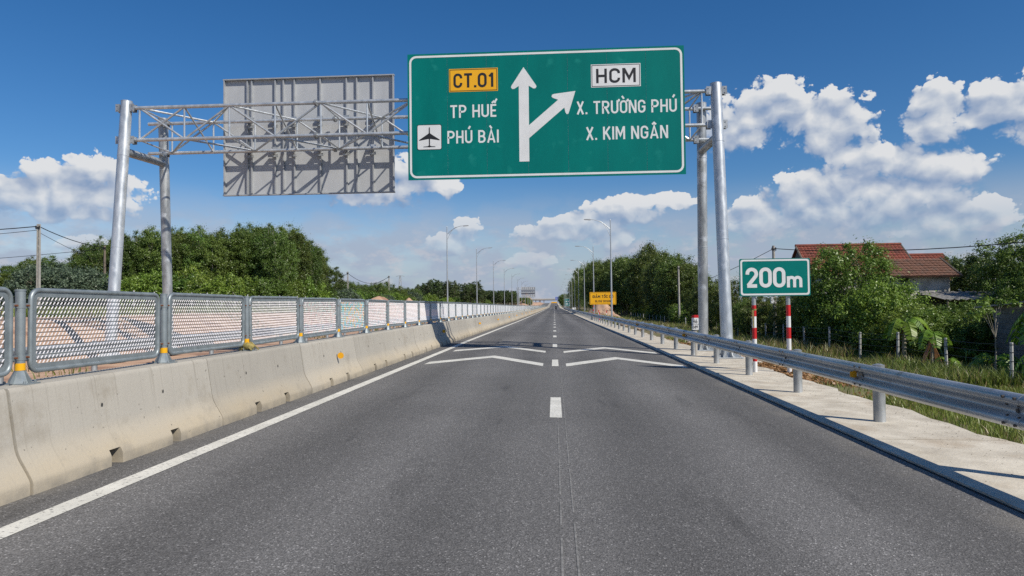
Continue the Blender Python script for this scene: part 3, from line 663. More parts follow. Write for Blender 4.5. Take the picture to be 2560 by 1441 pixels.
# ------------------------------------------------------------------ guardrails
def wbeam(x0, side=-1):           # closed thin W profile, depth towards the road (side)
    pr = [(.018, .158), (.034, .156), (.046, .148), (.072, .128), (.081, .116), (.083, .104), (.083, .088), (.079, .076), (.070, .067), (.018, .033), (.006, .024), (.0, .012)]
    pr = pr + [(d, -z) for d, z in pr[::-1]]
    t = .005
    outer = [(x0 + side * (d + t), z) for d, z in pr]; inner = [(x0 + side * d, z) for d, z in pr][::-1]
    return outer + inner
def guardrail(name, label, x, side, zf, y0, y1, sp, refl_at=None, h=.62, detail_to=60, phase=0.0):
    g = tag(empty(name, (x, 0, 0)), label, 'guardrail')
    L = sp + .28; b = MB(); b.prism(wbeam(0, side), lambda p, t: (p[0], t, p[1]), -.14, L - .14, smooth=True); rmesh = b.mesh('rail_section', M['rail'])
    # keep the long edges crisp
    b = MB(); b.tube([(0, 0, -.25), (0, 0, .775)], .076, 16); b.tube([(0, 0, .775), (0, 0, .79)], [.07, .03], 16); pme = b.mesh('post', M['galv'])
    b = MB()
    for dy in (-.10, .06):
        for z in (.055, -.055, .118, -.118):
            d = .05 if abs(z) < .08 else .088
            b.tube([(side * (d - .02), dy, z), (side * (d + .012), dy, z)], .014, 6)
    b.tube([(side * .0, -.02, 0), (side * .02, -.02, 0)], .02, 8)
    bo = b.mesh('bolt', M['bolt'])
    b = MB(); b.prism([(-.055, 0), (.055, 0), (.035, .09), (-.035, .09)], lambda p, t: (side * (.02 + p[1]), t, p[0]), -.004, .004); re = b.mesh('reflector', M['orange'])
    b = MB(); b.box((0, 0, 0), (.14, .07, .17)); blk = b.mesh('spacer_block', M['galv'])
    n = int((y1 - y0) / sp)
    for k in range(n):
        y = y0 + k * sp; z = zf(x, y)
        o = link('rail_section', rmesh, g, (0 + (.0025 if k % 2 else -.0025), y, z + h)); o.rotation_euler = (math.atan2(zf(x, y + sp) - z, sp), 0, 0)
        px = -side * .20
        p = link('post', pme, g, (px, y, z))
        if y < 160: link('spacer_block', blk, p, (side * .115, 0, h))
        if y < detail_to: link('bolt', bo, o, (0, 0, 0))['kind'] = 'stuff'
        if refl_at is not None and k % 4 == refl_at: link('reflector', re, o, (0, .16, 0))
    return g
guardrail('guardrail', 'galvanised steel guardrail with amber reflectors along the right shoulder', 4.13, -1, lambda X, Y: road_z(X, Y) , .26, 330, 3.13, refl_at=3, h=.635, detail_to=60)
guardrail('guardrail', 'galvanised steel guardrail on the far side beyond the median barrier', -11.9, 1, far_z, 2.0, 330, 3.13, h=.62, detail_to=0)

# ------------------------------------------------------------------ sign gantry
gy = 21.0
gan = tag(empty('sign_gantry', (-4.4, 22.8, 0)), 'galvanised tube truss gantry on four leaning posts spanning the whole highway', 'gantry')
ORG = (-4.4, 22.8, 0.0)
def gpart(name, fn, mat, parent=gan):
    b = MB(); fn(b); return b.build(name, mat, parent, org=ORG, loc=(0, 0, 0))
XR, XL = 5.12, -13.95
FT, FB, RT, RB = 21.92, 21.08, 24.05, 24.45
for X, zb in ((XR, -.07), (XL, .05)):
    for (Yb, Yt, rad, zt) in ((FB, FT, .175, 8.40), (RB, RT, .165, 8.40)):
        po = gpart('post', lambda b: b.tube([(X, Yb, zb), (X, Yb + (Yt - Yb) * .8, zb + (zt - zb) * .8), (X, Yt, zt)], [rad, rad, rad], 28), M['galv_new'] if Yb < 22 else M['galv'])
        def plate(b):
            b.box((X, Yb, zb + .015), (.78, .78, .03))
            for a in range(8):
                an = a * math.pi / 4 + .2; c, s = math.cos(an), math.sin(an)
                b.prism([(rad - .01, .03), (rad + .19, .03), (rad + .19, .06), (rad - .01, .30)], lambda p, t: (X + p[0] * c - t * s, Yb + p[0] * s + t * c, zb + p[1]), -.006, .006)
            for sx in (-.3, -.1, .1, .3):
                for sy in (-.3, .3): b.tube([(X + sx, Yb + sy, zb + .03), (X + sx, Yb + sy, zb + .1)], .017, 6)
        pl = gpart('base_plate', plate, M['galv_new'], po)
        def ring(b):
            for f in (.42, .78):
                p = Vector((X, Yb, zb)).lerp(Vector((X, Yt, zt)), f); d = (Vector((X, Yt, zt)) - Vector((X, Yb, zb))).normalized() * .012
                b.tube([p - d, p + d], rad + .006, 28)
            b.tube([Vector((X, Yt, zt)), Vector((X, Yt, zt + .012))], rad + .004, 28)
        gpart('weld_ring', ring, M['galv_new'], po)
    s = 1 if X > 0 else -1
    gpart('cross_brace', lambda b: b.tube([(X, 21.75, 6.72), (X, 24.10, 6.80)], .135, 20), M['galv'])
CF, CR = 21.90, 23.85
zT, zB = 8.17, 7.11
for (Y, z) in ((CF, zT), (CF, zB), (CR, zT), (CR, zB)):
    e_ = .25 if Y < 22.5 else -.42
    ch = gpart('chord', lambda b: b.tube([(XL + e_, Y, z), (XR - e_, Y, z)], .060, 14), M['galv_new'])
    def fl_(b):
        for x in (-7.6, 1.3):
            for dx in (-.02, .02): b.tube([(x + dx - .014, Y, z), (x + dx + .014, Y, z)], .11, 14)
            for a in range(6): an = a * math.pi / 3; b.tube([(x - .06, Y + .085 * math.cos(an), z + .085 * math.sin(an)), (x + .06, Y + .085 * math.cos(an), z + .085 * math.sin(an))], .012, 5)
    gpart('flange', fl_, M['galv'], ch)
    def brk(b):
        for X, s in ((XL, 1), (XR, -1)):
            for q in ((1, -1) if Y < 22.5 else (1,)):
                for dy in (-.085, .085): b.box((X + s * q * .24, Y + dy, z), (.15, .014, .25))
                b.box((X + s * q * .245, Y, z), (.012, .17, .25))
                for dz in (-.07, .07): b.tube([(X + s * q * .25, Y - .11, z + dz), (X + s * q * .25, Y + .11, z + dz)], .018, 6)
    gpart('clamp_bracket', brk, M['galv'], ch)
NX = 12; xsn = [XL + .45 + (XR - XL - .9) * i / NX for i in range(NX + 1)]
def web(p, q, r=.034): gpart('web_member', lambda b: b.tube([p, q], r, 8), M['galv_new'])
for i, x in enumerate(xsn):
    for Y in (CF, CR): web((x, Y, zB), (x, Y, zT), .030)
    if i % 2 == 0:
        web((x, CF, zT), (x, CR, zT), .028); web((x, CF, zB), (x, CR, zB), .028)
    else: web((x, CF, zT), (x, CR, zB), .030)
    if i < NX:
        x2 = xsn[i + 1]; u = i % 2 == 0
        web((x, CF, zT if u else zB), (x2, CF, zB if u else zT)); web((x, CR, zB if u else zT), (x2, CR, zT if u else zB))
        web((x, CF if u else CR, zT), (x2, CR if u else CF, zT)); web((x, CR if u else CF, zB), (x2, CF if u else CR, zB))
web((xsn[0], CF, zB), (xsn[1], CF, zT)); web((xsn[-1], CF, zT), (xsn[-2], CF, zB))

# ------------------------------------------------------------------ lettering
def _arc(cx, cy, rx, ry, a0, a1, n=9): return [(cx + rx * math.cos(R(a0 + (a1 - a0) * i / n)), cy + ry * math.sin(R(a0 + (a1 - a0) * i / n))) for i in range(n + 1)]
_B, _T, _M = .075, .925, .50
def glyph(ch):
    """centre-line strokes of a road-sign letter, cap height 1: (strokes, width); a stroke that ends where it starts is closed"""
    w = .46; r = .22; up = []
    D = {'Ế': ('E', '^/'), 'Ú': ('U', '/'), 'À': ('A', '\\'), 'Ư': ('U', 'h'), 'Ờ': ('O', 'h\\'), 'Â': ('A', '^'), 'Ả': ('A', '?'), 'Ố': ('O', '^/'), 'Ộ': ('O', '^.')}
    marks = ''
    if ch in D: ch, marks = D[ch]
    S = []
    def stad(w_, r_): return _arc(w_ - r_, _T - r_, r_, r_, 0, 90) + _arc(r_, _T - r_, r_, r_, 90, 180) + _arc(r_, _B + r_, r_, r_, 180, 270) + _arc(w_ - r_, _B + r_, r_, r_, 270, 360) + [(w_, _T - r_)]
    if ch in 'O0': S = [stad(w, r)]
    elif ch == 'C': S = [[(w, .66)] + _arc(w - r, _T - r, r, r, 0, 90) + _arc(r, _T - r, r, r, 90, 180) + _arc(r, _B + r, r, r, 180, 270) + _arc(w - r, _B + r, r, r, 270, 360) + [(w, .34)]]
    elif ch == 'G': S = [[(w, .68)] + _arc(w - r, _T - r, r, r, 0, 90) + _arc(r, _T - r, r, r, 90, 180) + _arc(r, _B + r, r, r, 180, 270) + _arc(w - r, _B + r, r, r, 270, 360) + [(w, .47), (w * .52, .47)]]
    elif ch == 'U': S = [[(0, 1)] + _arc(r, _B + r, r, r, 180, 270) + _arc(w - r, _B + r, r, r, 270, 360) + [(w, 1)]]
    elif ch == 'H': S = [[(0, 0), (0, 1)], [(w, 0), (w, 1)], [(0, _M), (w, _M)]]
    elif ch == 'I': w = 0.0; S = [[(0, 0), (0, 1)]]
    elif ch == 'T': S = [[(-.05, _T), (w + .05, _T)], [(w / 2, 0), (w / 2, _T)]]; 
    elif ch == 'X': S = [[(0, 0), (w, 1)], [(0, 1), (w, 0)]]
    elif ch == 'N': w = .48; S = [[(0, 0), (0, 1)], [(w, 0), (w, 1)], [(.02, .98), (w - .02, .02)]]
    elif ch == 'M': w = .60; S = [[(0, 0), (0, 1)], [(w, 0), (w, 1)], [(.02, .97), (w / 2, .30), (w - .02, .97)]]
    elif ch == 'K': S = [[(0, 0), (0, 1)], [(w, 1), (.04, .42)], [(.17, .56), (w + .02, 0)]]
    elif ch == 'A': w = .54; S = [[(0, 0), (w / 2, .97), (w, 0)], [(.09, .27), (w - .09, .27)]]
    elif ch == 'E': w = .40; S = [[(w, _T), (0, _T), (0, _B), (w, _B)], [(0, _M), (w * .9, _M)]]
    elif ch == 'L': w = .40; S = [[(0, 1), (0, _B), (w, _B)]]
    elif ch == 'P': S = [[(0, 0), (0, _T)] + _arc(w - .23, _T - .23, .23, .23, 90, -90) + [(0, _T - .46)]]
    elif ch == 'R': S = [[(0, 0), (0, _T)] + _arc(w - .22, _T - .22, .22, .22, 90, -90) + [(0, _T - .44)], [(w * .45, _T - .44), (w + .02, 0)]]
    elif ch == 'B': S = [[(0, _B), (0, _T)] + _arc(w - .24, _T - .205, .205, .205, 90, -90) + [(.02, _T - .41)], [(.02, .515)] + _arc(w - .22, .295, .22, .22, 90, -90) + [(0, _B)]]
    elif ch in 'DĐ': S = [[(0, _B), (0, _T)] + _arc(w - .25, _T - .25, .25, .25, 90, 0) + _arc(w - .25, _B + .25, .25, .25, 0, -90) + [(0, _B)]]; S += [[(-.12, _M), (.16, _M)]] if ch == 'Đ' else []
    elif ch == 'S': S = [[(w, .74)] + _arc(w - .2, _T - .19, .2, .19, 0, 90) + _arc(.2, _T - .2, .2, .2, 90, 215) + [(w * .5, .5)] + _arc(w - .2, _B + .2, .2, .2, 35, -90) + _arc(.2, _B + .19, .2, .19, 270, 180) + [(0, .26)]]
    elif ch == 'W': w = .74; S = [[(0, 1), (.18, .03), (.37, .85), (.56, .03), (.74, 1)]]
    elif ch == '1': w = .20; S = [[(0, .74), (.2, .94)], [(.2, 0), (.2, 1)]]
    elif ch == '2': S = [[(0, .66)] + _arc(.22, _T - .22, .22, .22, 165, 90) + _arc(w - .23, _T - .23, .23, .23, 90, -38) + [(.03, _B + .02)], [(-.02, _B), (w + .03, _B)]]
    elif ch == '6': S = [stad(w, .23)[:0] + _arc(.23, .305, .23, .23, 0, 360, 20), [(.015, .36), (.05, .52), (.30, 1)]]
    elif ch == '8': S = [_arc(.23, .28, .23, .205, 0, 360, 20), _arc(.23, .72, .20, .205, 0, 360, 20)]
    elif ch == '9': S = [_arc(.23, .695, .23, .23, 0, 360, 20), [(.445, .64), (.41, .48), (.16, 0)]]
    elif ch == 'm': w = .74; S = [[(0, 0), (0, .72)], [(0, .40)] + _arc(.185, .46, .185, .185, 180, 0) + [(.37, 0)], [(.37, .40)] + _arc(.555, .46, .185, .185, 180, 0) + [(.74, 0)]]
    elif ch == '.': w = .0; S = [[(0, 0), (0, .15)]]
    elif ch == ' ': return [], .36
    c = w / 2; y0 = 1.09
    for k in marks:
        if k == '^': S.append([(c - .15, 1.08), (c, 1.21), (c + .15, 1.08)]); y0 = 1.17
        elif k == '/': S.append([(c - .01 + (.12 if '^' in marks else 0), y0 + .02), (c + .13 + (.12 if '^' in marks else 0), y0 + .24)])
        elif k == '\\': S.append([(c + .04, 1.11), (c - .12, 1.33)])
        elif k == 'h': S.append([(w, .93), (w + .13, .98), (w + .13, 1.10)])
        elif k == '?': S.append([(c - .08, 1.28)] + _arc(c, 1.28, .08, .07, 180, -60) + [(c, 1.12)])
        elif k == '.': S.append([(c - .06, -.16), (c + .06, -.16)])
    return S, w
def ribbon(b, pts, t, y, mi=0):
    closed = math.hypot(pts[0][0] - pts[-1][0], pts[0][1] - pts[-1][1]) < 1e-4 and len(pts) > 3
    P = []
    for p in pts:
        if not P or math.hypot(p[0] - P[-1][0], p[1] - P[-1][1]) > 1e-5: P.append(p)
    if closed: P = P[:-1]
    n = len(P); L_, R_ = [], []
    for i, p in enumerate(P):
        a = P[i - 1] if (i or closed) else None; c = P[(i + 1) % n] if (i < n - 1 or closed) else None
        d1 = Vector((p[0] - a[0], p[1] - a[1])).normalized() if a else None; d2 = Vector((c[0] - p[0], c[1] - p[1])).normalized() if c else None
        if d1 is None: nn = Vector((-d2.y, d2.x)); k = 1
        elif d2 is None: nn = Vector((-d1.y, d1.x)); k = 1
        else:
            nn = Vector((-(d1.y + d2.y), d1.x + d2.x))
            if nn.length < 1e-4: nn = Vector((-d1.y, d1.x))
            nn.normalize(); k = 1 / max(.42, nn.dot(Vector((-d1.y, d1.x))))
        L_.append((p[0] + nn.x * t / 2 * k, y, p[1] + nn.y * t / 2 * k)); R_.append((p[0] - nn.x * t / 2 * k, y, p[1] - nn.y * t / 2 * k))
    m_ = n if closed else n - 1
    b.add(L_ + R_, [(i, (i + 1) % n, n + (i + 1) % n, n + i) for i in range(m_)], mi)
def text_obj(name, s, x0, x1, z0, cap, y, mat, parent, org, weight=.15, gap=.27):
    t = weight if weight > .05 else .15; gl = [glyph(c) for c in s]; adv = []; x = 0.
    for (S, w) in gl: adv.append(x); x += w + (gap if S else 0)
    tot = x - gap + t; kx = (x1 - x0 - t * cap) / ((tot - t) * cap); b = MB(); k = 0
    for (S, w), a in zip(gl, adv):
        for st in S: ribbon(b, [(x0 + t * cap / 2 + (a + p[0]) * cap * kx, z0 + p[1] * cap) for p in st], t * cap, y - .0015 - .0004 * (k % 5)); k += 1
    return b.build(name, mat, parent, org=org, loc=(0, 0, 0))

def round_poly(x0, x1, z0, z1, r, n=5):
    c = rrect(x1 - x0, z1 - z0, r, n); cx_, cz_ = (x0 + x1) / 2, (z0 + z1) / 2
    return [(p[0] + cx_, p[1] + cz_) for p in c]
def plate2d(name, poly, y, th, mat, parent, org):
    b = MB(); b.prism(poly, lambda p, t: (p[0], t, p[1]), y, y - th); return b.build(name, mat, parent, org=org, loc=(0, 0, 0))
def ring2d(name, o, i_, y, th, mat, parent, org):
    b = MB(); n = len(o)
    for yy in (y - th,):
        b.add([(p[0], yy, p[1]) for p in o] + [(p[0], yy, p[1]) for p in i_], [(k, (k + 1) % n, n + (k + 1) % n, n + k) for k in range(n)])
    return b.build(name, mat, parent, org=org, loc=(0, 0, 0))

# ------------------------------------------------------------------ main direction sign
SO = (-.22, 21.62, 5.53)
ds = tag(empty('direction_sign', SO), 'huge green overhead direction sign with white arrows hung on the gantry', 'sign')
x0, x1, z0, z1, ysn = -4.545, 4.10, 5.53, 9.53, 21.60
plate2d('backing_board', [(x0 + .01, z0 + .01), (x1 - .01, z0 + .01), (x1 - .01, z1 - .01), (x0 + .01, z1 - .01)], ysn + .05, .04, M['white'], ds, SO)
seams = [x0, -3.28, -2.04, -.745, .50, 1.72, 2.92, x1]
for a, c in zip(seams[:-1], seams[1:]):
    plate2d('sheet', [(a + .004, z0), (c - .004, z0), (c - .004, z1), (a + .004, z1)], ysn + .008, .008, M['green'], ds, SO)
ring2d('border', round_poly(x0 + .06, x1 - .06, z0 + .06, z1 - .06, .22), round_poly(x0 + .125, x1 - .125, z0 + .125, z1 - .125, .16), ysn, .004, M['white'], ds, SO)
for zz in (6.1, 7.11, 8.17, 9.0):
    b = MB(); b.box(((x0 + x1) / 2, ysn + .09, zz), (x1 - x0 - .1, .07, .05)); b.build('rear_rib', M['ribgrey'], ds, org=SO, loc=(0, 0, 0))
def plaque(px0, px1, pz0, pz1, mat, txt, tx0, tx1, tz0, cap):
    p = plate2d('route_plate', [(px0, pz0), (px1, pz0), (px1, pz1), (px0, pz1)], ysn, .004, mat, ds, SO)
    o = [(px0 + .022, pz0 + .022), (px1 - .022, pz0 + .022), (px1 - .022, pz1 - .022), (px0 + .022, pz1 - .022)]; i_ = [(px0 + .04, pz0 + .04), (px1 - .04, pz0 + .04), (px1 - .04, pz1 - .04), (px0 + .04, pz1 - .04)]
    ring2d('plate_border', o, i_, ysn - .0045, .002, M['black'], p, SO)
    text_obj('plate_lettering', txt, tx0, tx1, tz0, cap, ysn - .006, M['black'], p, SO, .165)
plaque(-3.22, -1.68, 8.29, 9.02, M['signyellow'], 'CT.01', -3.08, -1.82, 8.42, .45)
plaque(1.23, 2.76, 8.30, 9.02, M['white'], 'HCM', 1.39, 2.61, 8.43, .45)
for (txt, a, c, zb) in (('TP HUẾ', -3.20, -1.71, 7.47), ('PHÚ BÀI', -3.29, -1.67, 6.66), ('X. TRƯỜNG PHÚ', .77, 3.85, 7.47), ('X. KIM NGÂN', 1.05, 3.57, 6.66)):
    text_obj('lettering', txt, a, c, zb, .405, ysn - .001, M['white'], ds, SO, .14)
# airport pictogram
ap = plate2d('airport_plate', round_poly(-4.24, -3.48, 6.49, 7.27, .05), ysn, .004, M['white'], ds, SO)
ring2d('plate_border', round_poly(-4.25, -3.47, 6.48, 7.28, .055), round_poly(-4.235, -3.485, 6.495, 7.265, .05), ysn, .0055, M['black'], ap, SO)
def pl2(name, pts, par): plate2d(name, [(-3.86 + p[0], 6.88 + p[1]) for p in pts], ysn - .0045, .003, M['black'], par, SO)
pl2('aeroplane_mark', [(0, .33), (.016, .29), (.018, .13), (.05, .10), (.33, -.085), (.32, -.105), (.04, -.055), (.018, -.055), (.016, -.26), (.06, -.285), (.19, -.295), (.19, -.312), (.02, -.312), (0, -.325),
    (-.02, -.312), (-.19, -.312), (-.19, -.295), (-.06, -.285), (-.016, -.26), (-.018, -.055), (-.04, -.055), (-.32, -.105), (-.33, -.085), (-.05, .10), (-.018, .13), (-.016, .29)], ap)
# arrows
def rounded_head(tip, l, r, inl, inr):
    return [tip, l, inl, inr, r]
plate2d('arrow', [(-1.03, 6.04), (-.72, 6.04), (-.715, 8.42), (-.57, 8.33), (-.51, 8.33), (-.47, 8.38), (-.485, 8.43), (-.87, 9.01), (-1.255, 8.43), (-1.27, 8.38), (-1.23, 8.33), (-1.17, 8.33), (-1.025, 8.42)], ysn, .004, M['white'], ds, SO)
plate2d('arrow', [(-.718, 6.77), (.39, 7.70), (.42, 7.55), (.46, 7.49), (.51, 7.50), (.535, 7.56), (.74, 8.21), (.07, 8.135), (.01, 8.11), (-.005, 8.05), (.04, 8.01), (.20, 7.95), (-.718, 7.175)], ysn, .0041, M['white'], ds, SO)

# ------------------------------------------------------------------ sign seen from the back
BO = (-8.65, 24.15, 5.60)
bs = tag(empty('reversed_sign', BO), 'grey back of an overhead sign with vertical ribs on the far lane', 'sign')
bx0, bx1, bz0, bz1 = -11.72, -5.59, 5.60, 9.76; by = 24.10
def bpart(name, c, d, mat): b = MB(); b.box(c, d); return b.build(name, mat, bs, org=BO, loc=(0, 0, 0))
rib = [-11.72, -10.88, -10.72, -9.86, -9.56, -9.16, -8.22, -7.27, -6.90, -6.32, -5.59]
for a, c in zip(rib[:-1], rib[1:]):
    if c - a > .2: bpart('sheet', ((a + c) / 2, by + .10, (bz0 + bz1) / 2), (c - a - .004, .006, bz1 - bz0 - .02), M['backgrey'])
    else: bpart('sheet', ((a + c) / 2, by + .101, (bz0 + bz1) / 2), (c - a - .004, .006, bz1 - bz0 - .02), M['backgrey'])
for x in rib[1:-1]: bpart('rib', (x, by + .055, (bz0 + bz1) / 2), (.045, .085, bz1 - bz0 - .08), M['ribgrey'])
for zz in (bz0, bz1): bpart('edge_frame', ((bx0 + bx1) / 2, by + .045, zz), (bx1 - bx0 + .08, .13, .04), M['ribgrey'])
for x in (bx0, bx1): bpart('edge_frame', (x, by + .045, (bz0 + bz1) / 2), (.04, .129, bz1 - bz0 - .045), M['ribgrey'])
for x in (-10.72, -9.86, -9.16, -8.22, -7.27, -6.32):
    for zz in (7.11, 8.17):
        for dz in (-.13, .13):
            o = bpart('clamp', (x, by - .02, zz + dz), (.21, .06, .10), M['galv'])
    for zz in (7.11, 8.17): bpart('clamp', (x, by - .14, zz), (.16, .2, .05), M['galv'])
# ------------------------------------------------------------------ 200 m sign
def simple(name, label, cat, org): return tag(empty(name, org), label, cat)
def PB(name, parent, org, mat, fn): b = MB(); fn(b); return b.build(name, mat, parent, org=org, loc=(0, 0, 0))
O2 = (5.05, 16.6, -.12)
s2 = simple('distance_sign', 'green 200m distance sign on two red and white striped posts', 'sign', O2)
plate2d('panel', round_poly(4.325, 5.935, 1.70, 2.575, .035), 16.56, .03, M['green'], s2, O2)
ring2d('border', round_poly(4.345, 5.915, 1.72, 2.555, .06), round_poly(4.385, 5.875, 1.76, 2.515, .04), 16.53, .003, M['white'], s2, O2)
text_obj('lettering', '200', 4.46, 5.37, 1.905, .455, 16.527, M['white'], s2, O2, .18, .24)
text_obj('lettering', 'm', 5.40, 5.75, 1.895, .36, 16.527, M['white'], s2, O2, .19)
for xp, zb in ((4.66, -.10), (5.445, -.21)):
    po = PB('post', s2, O2, M['galv'], lambda b: b.tube([(xp, 16.61, zb), (xp, 16.61, 2.45)], .048, 16))
    z = 1.49; k = 0
    while z - .262 > zb:
        PB('red_band' if k % 2 == 0 else 'white_band', po, O2, M['red'] if k % 2 == 0 else M['white'], lambda b: b.tube([(xp, 16.61, z - .262), (xp, 16.61, z)], .0505, 16)); z -= .262; k += 1
PB('tape', s2, O2, M['strap'], lambda b: (b.tube([(4.66, 16.61, 1.37), (4.66, 16.61, 1.405)], .056, 12), b.add([(4.60, 16.55, 1.38), (4.64, 16.545, 1.38), (4.635, 16.55, .95), (4.61, 16.555, 1.0)], [(0, 1, 2, 3)])))

# ------------------------------------------------------------------ hectometre post
O3 = (4.39, 22.14, -.09)
km = simple('marker_post', 'white kilometre marker plate with a red top on a short weathered post', 'marker', O3)
PB('post', km, O3, M['conc'], lambda b: b.tube([(4.39, 22.17, -.1), (4.39, 22.17, 1.0)], .068, 14))
plate2d('plate', [(4.28, .73), (4.49, .73), (4.49, 1.10), (4.28, 1.10)], 22.09, .012, M['white'], km, O3)
plate2d('red_top', [(4.28, 1.101), (4.49, 1.101), (4.49, 1.17), (4.47, 1.19), (4.30, 1.19), (4.28, 1.17)], 22.09, .012, M['red'], km, O3)
plate2d('dividing_line', [(4.28, .895), (4.49, .895), (4.49, .91), (4.28, .91)], 22.078, .002, M['black'], km, O3)
text_obj('lettering', 'H6', 4.315, 4.455, .935, .115, 22.077, M['black'], km, O3, .15)
text_obj('lettering', '689', 4.305, 4.465, .765, .10, 22.077, M['black'], km, O3, .15)

# ------------------------------------------------------------------ slow down sign with barricade
O4 = (5.5, 80, -.1)
sd = simple('slow_down_sign', 'yellow slow down sign board on posts beside the right guardrail', 'sign', O4)
plate2d('panel', round_poly(4.04, 7.04, 1.57, 3.0, .08), 80, .05, M['signyellow'], sd, O4)
ring2d('border', round_poly(4.10, 6.98, 1.63, 2.94, .08), round_poly(4.13, 6.95, 1.66, 2.91, .06), 79.95, .003, M['black'], sd, O4)
text_obj('lettering', 'GIẢM TỐC ĐỘ', 4.36, 6.72, 2.34, .30, 79.945, M['black'], sd, O4, .19)
text_obj('lettering', 'SLOW DOWN', 4.64, 6.42, 1.84, .24, 79.945, M['black'], sd, O4, .18)
for xp in (4.45, 6.6):
    po = PB('post', sd, O4, M['galv'], lambda b: b.tube([(xp, 80.05, -.3), (xp, 80.05, 2.8)], .05, 10))
    for k in range(4): PB('red_band', po, O4, M['red'], lambda b: b.tube([(xp, 80.05, .0 + k * .42), (xp, 80.05, .21 + k * .42)], .056, 10))
for i, (xa, ya) in enumerate(((5.3, 84.0), (6.3, 85.0), (4.9, 76.5))):
    bo = (xa, ya, gz(xa, ya)); bd = simple('striped_stake', ['red and white striped stake under the yellow sign board', 'red and white striped stake at the back of the rubble', 'red and white striped stake nearest the guardrail in the weeds'][i], 'stake', bo)
    for k in range(4): PB('red_band' if k % 2 else 'white_band', bd, bo, M['red'] if k % 2 else M['white'], lambda b: b.box((xa, ya, bo[2] + .15 + k * .3), (.09, .09, .299)))

# ------------------------------------------------------------------ street lamps
def lamp_proto(H, side):
    root = empty('street_lamp')
    PB('pole', root, (0, 0, 0), M['lampgrey'], lambda b: b.tube([(0, 0, 0), (0, 0, H * .5), (0, 0, H)], [.10, .075, .045], 12))
    PB('base', root, (0, 0, 0), M['conc'], lambda b: b.box((0, 0, .05), (.55, .55, .5)))
    def arm(b):
        p = []
        for i in range(11):
            t = i / 10; p.append((side * (.04 + 2.0 * t), 0, H - .85 + .95 * (1 - (1 - t) ** 2.2)))
        b.tube(p, [.035 - .012 * i / 10 for i in range(11)], 8)
    PB('arm', root, (0, 0, 0), M['lampgrey'], arm)
    def arm2(b):
        p = []
        for i in range(8):
            t = i / 7; p.append((side * (.04 + 1.15 * t), 0, H - 1.5 + 1.47 * (1 - (1 - t) ** 2.0)))
        b.tube(p, .022, 8)
        b.tube([(side * .42, 0, H - .62), (side * .42, 0, H - .40)], .014, 6)
    PB('stay', root, (0, 0, 0), M['lampgrey'], arm2)
    def head(b):
        b.prism([(0, 0), (.12, .07), (.62, .05), (.70, 0), (.62, -.02), (.10, -.03)], lambda p, t: (side * (1.85 + p[0]), t, H + .06 + p[1] + p[0] * .06), -.14, .14)
    PB('lamp_head', root, (0, 0, 0), M['ribgrey'], head)
    PB('finial', root, (0, 0, 0), M['lampgrey'], lambda b: b.tube([(0, 0, H), (0, 0, H + .10)], [.05, .03], 8))
    return root
ordn = ['nearest', 'second', 'third', 'fourth', 'fifth', 'sixth', 'seventh', 'eighth', 'ninth', 'tenth']
def lamps(X, y0, step, n, side, H, where, grp):
    pr = lamp_proto(H, side)
    for k in range(n):
        o = pr if k == 0 else copy_tree(pr)
        y = y0 + k * step; o.location = (X, y, (gz(X, y) if X > 0 else far_z(-12.0, y)))
        lab = f'tall curved-arm street lamp {where}, {ordn[k]} along the row' if k < 6 else f'small far-off curved-arm street lamp {where}, beyond the sixth'
        tag(o, lab, 'street lamp', grp)
lamps(-12.4, 80.4, 30.9, 12, 1, 11.0, 'left of the highway', 'street lamps left of the highway')
lamps(5.5, 67.5, 30.0, 12, -1, 9.95, 'on the right shoulder', 'street lamps on the right shoulder')

# ------------------------------------------------------------------ utility poles and wires
def pole(name, label, X, Y, ztop, kind, box=False):
    zb = gz(X, Y); o3 = (X, Y, zb); p = simple(name, label, 'utility pole', o3)
    def shaft(b):
        h = ztop - zb
        if kind == 'conc':
            for s in (-1, 1): b.prism([(-.09, 0), (.09, 0), (.055, h), (-.055, h)], lambda q, t: (X + s * .07 + t, Y + q[0], zb + q[1]), -.035, .035)
            n = int(h / .55)
            for i in range(n): b.box((X, Y, zb + .3 + i * .55), (.075, .10, .16))
            b.box((X, Y, ztop - .1), (.075, .1, .2))
        else: b.tube([(X, Y, zb), (X, Y, ztop)], [.14, .09], 10)
    PB('shaft', p, o3, M['conc'] if kind != 'wood' else M['wood'], shaft)
    def fit(b):
        b.box((X - .0, Y - .1, ztop - .22), (.36, .05, .05)); b.tube([(X - .12, Y - .1, ztop - .35), (X - .12, Y - .1, ztop - .12)], .035, 6); b.tube([(X + .12, Y - .1, ztop - .35), (X + .12, Y - .1, ztop - .12)], .035, 6)
    PB('insulator', p, o3, M['wire'], fit)
    if box: PB('meter_box', p, o3, M['white'], lambda b: b.box((X - .18, Y - .1, zb + 2.9), (.2, .22, .42)))
    return p
PL_ = [(-34.8, 45, 7.45), (-40.2, 60, 7.35), (-33.1, 110, 7.35), (-32.4, 135, 7.75)]
pole('concrete_pole', 'pale twin-leg concrete utility pole at the left edge before the grove', *PL_[0], 'conc')
pole('wooden_pole', 'thin brown wooden utility pole left of the gantry post', *PL_[1], 'wood')
pole('concrete_pole', 'pale concrete utility pole standing right of the big grove', *PL_[2], 'conc')
pole('concrete_pole', 'concrete utility pole with a dark back beside the soil mounds', *PL_[3], 'conc')
pr1 = (15.0, 48.5, 5.45)
pole('concrete_pole', 'concrete utility pole rising behind the 200m sign', *pr1, 'round', True)
pole('concrete_pole', 'slim concrete pole in front of the dark trees left of the gantry posts', 14.3, 81, 5.9, 'round')
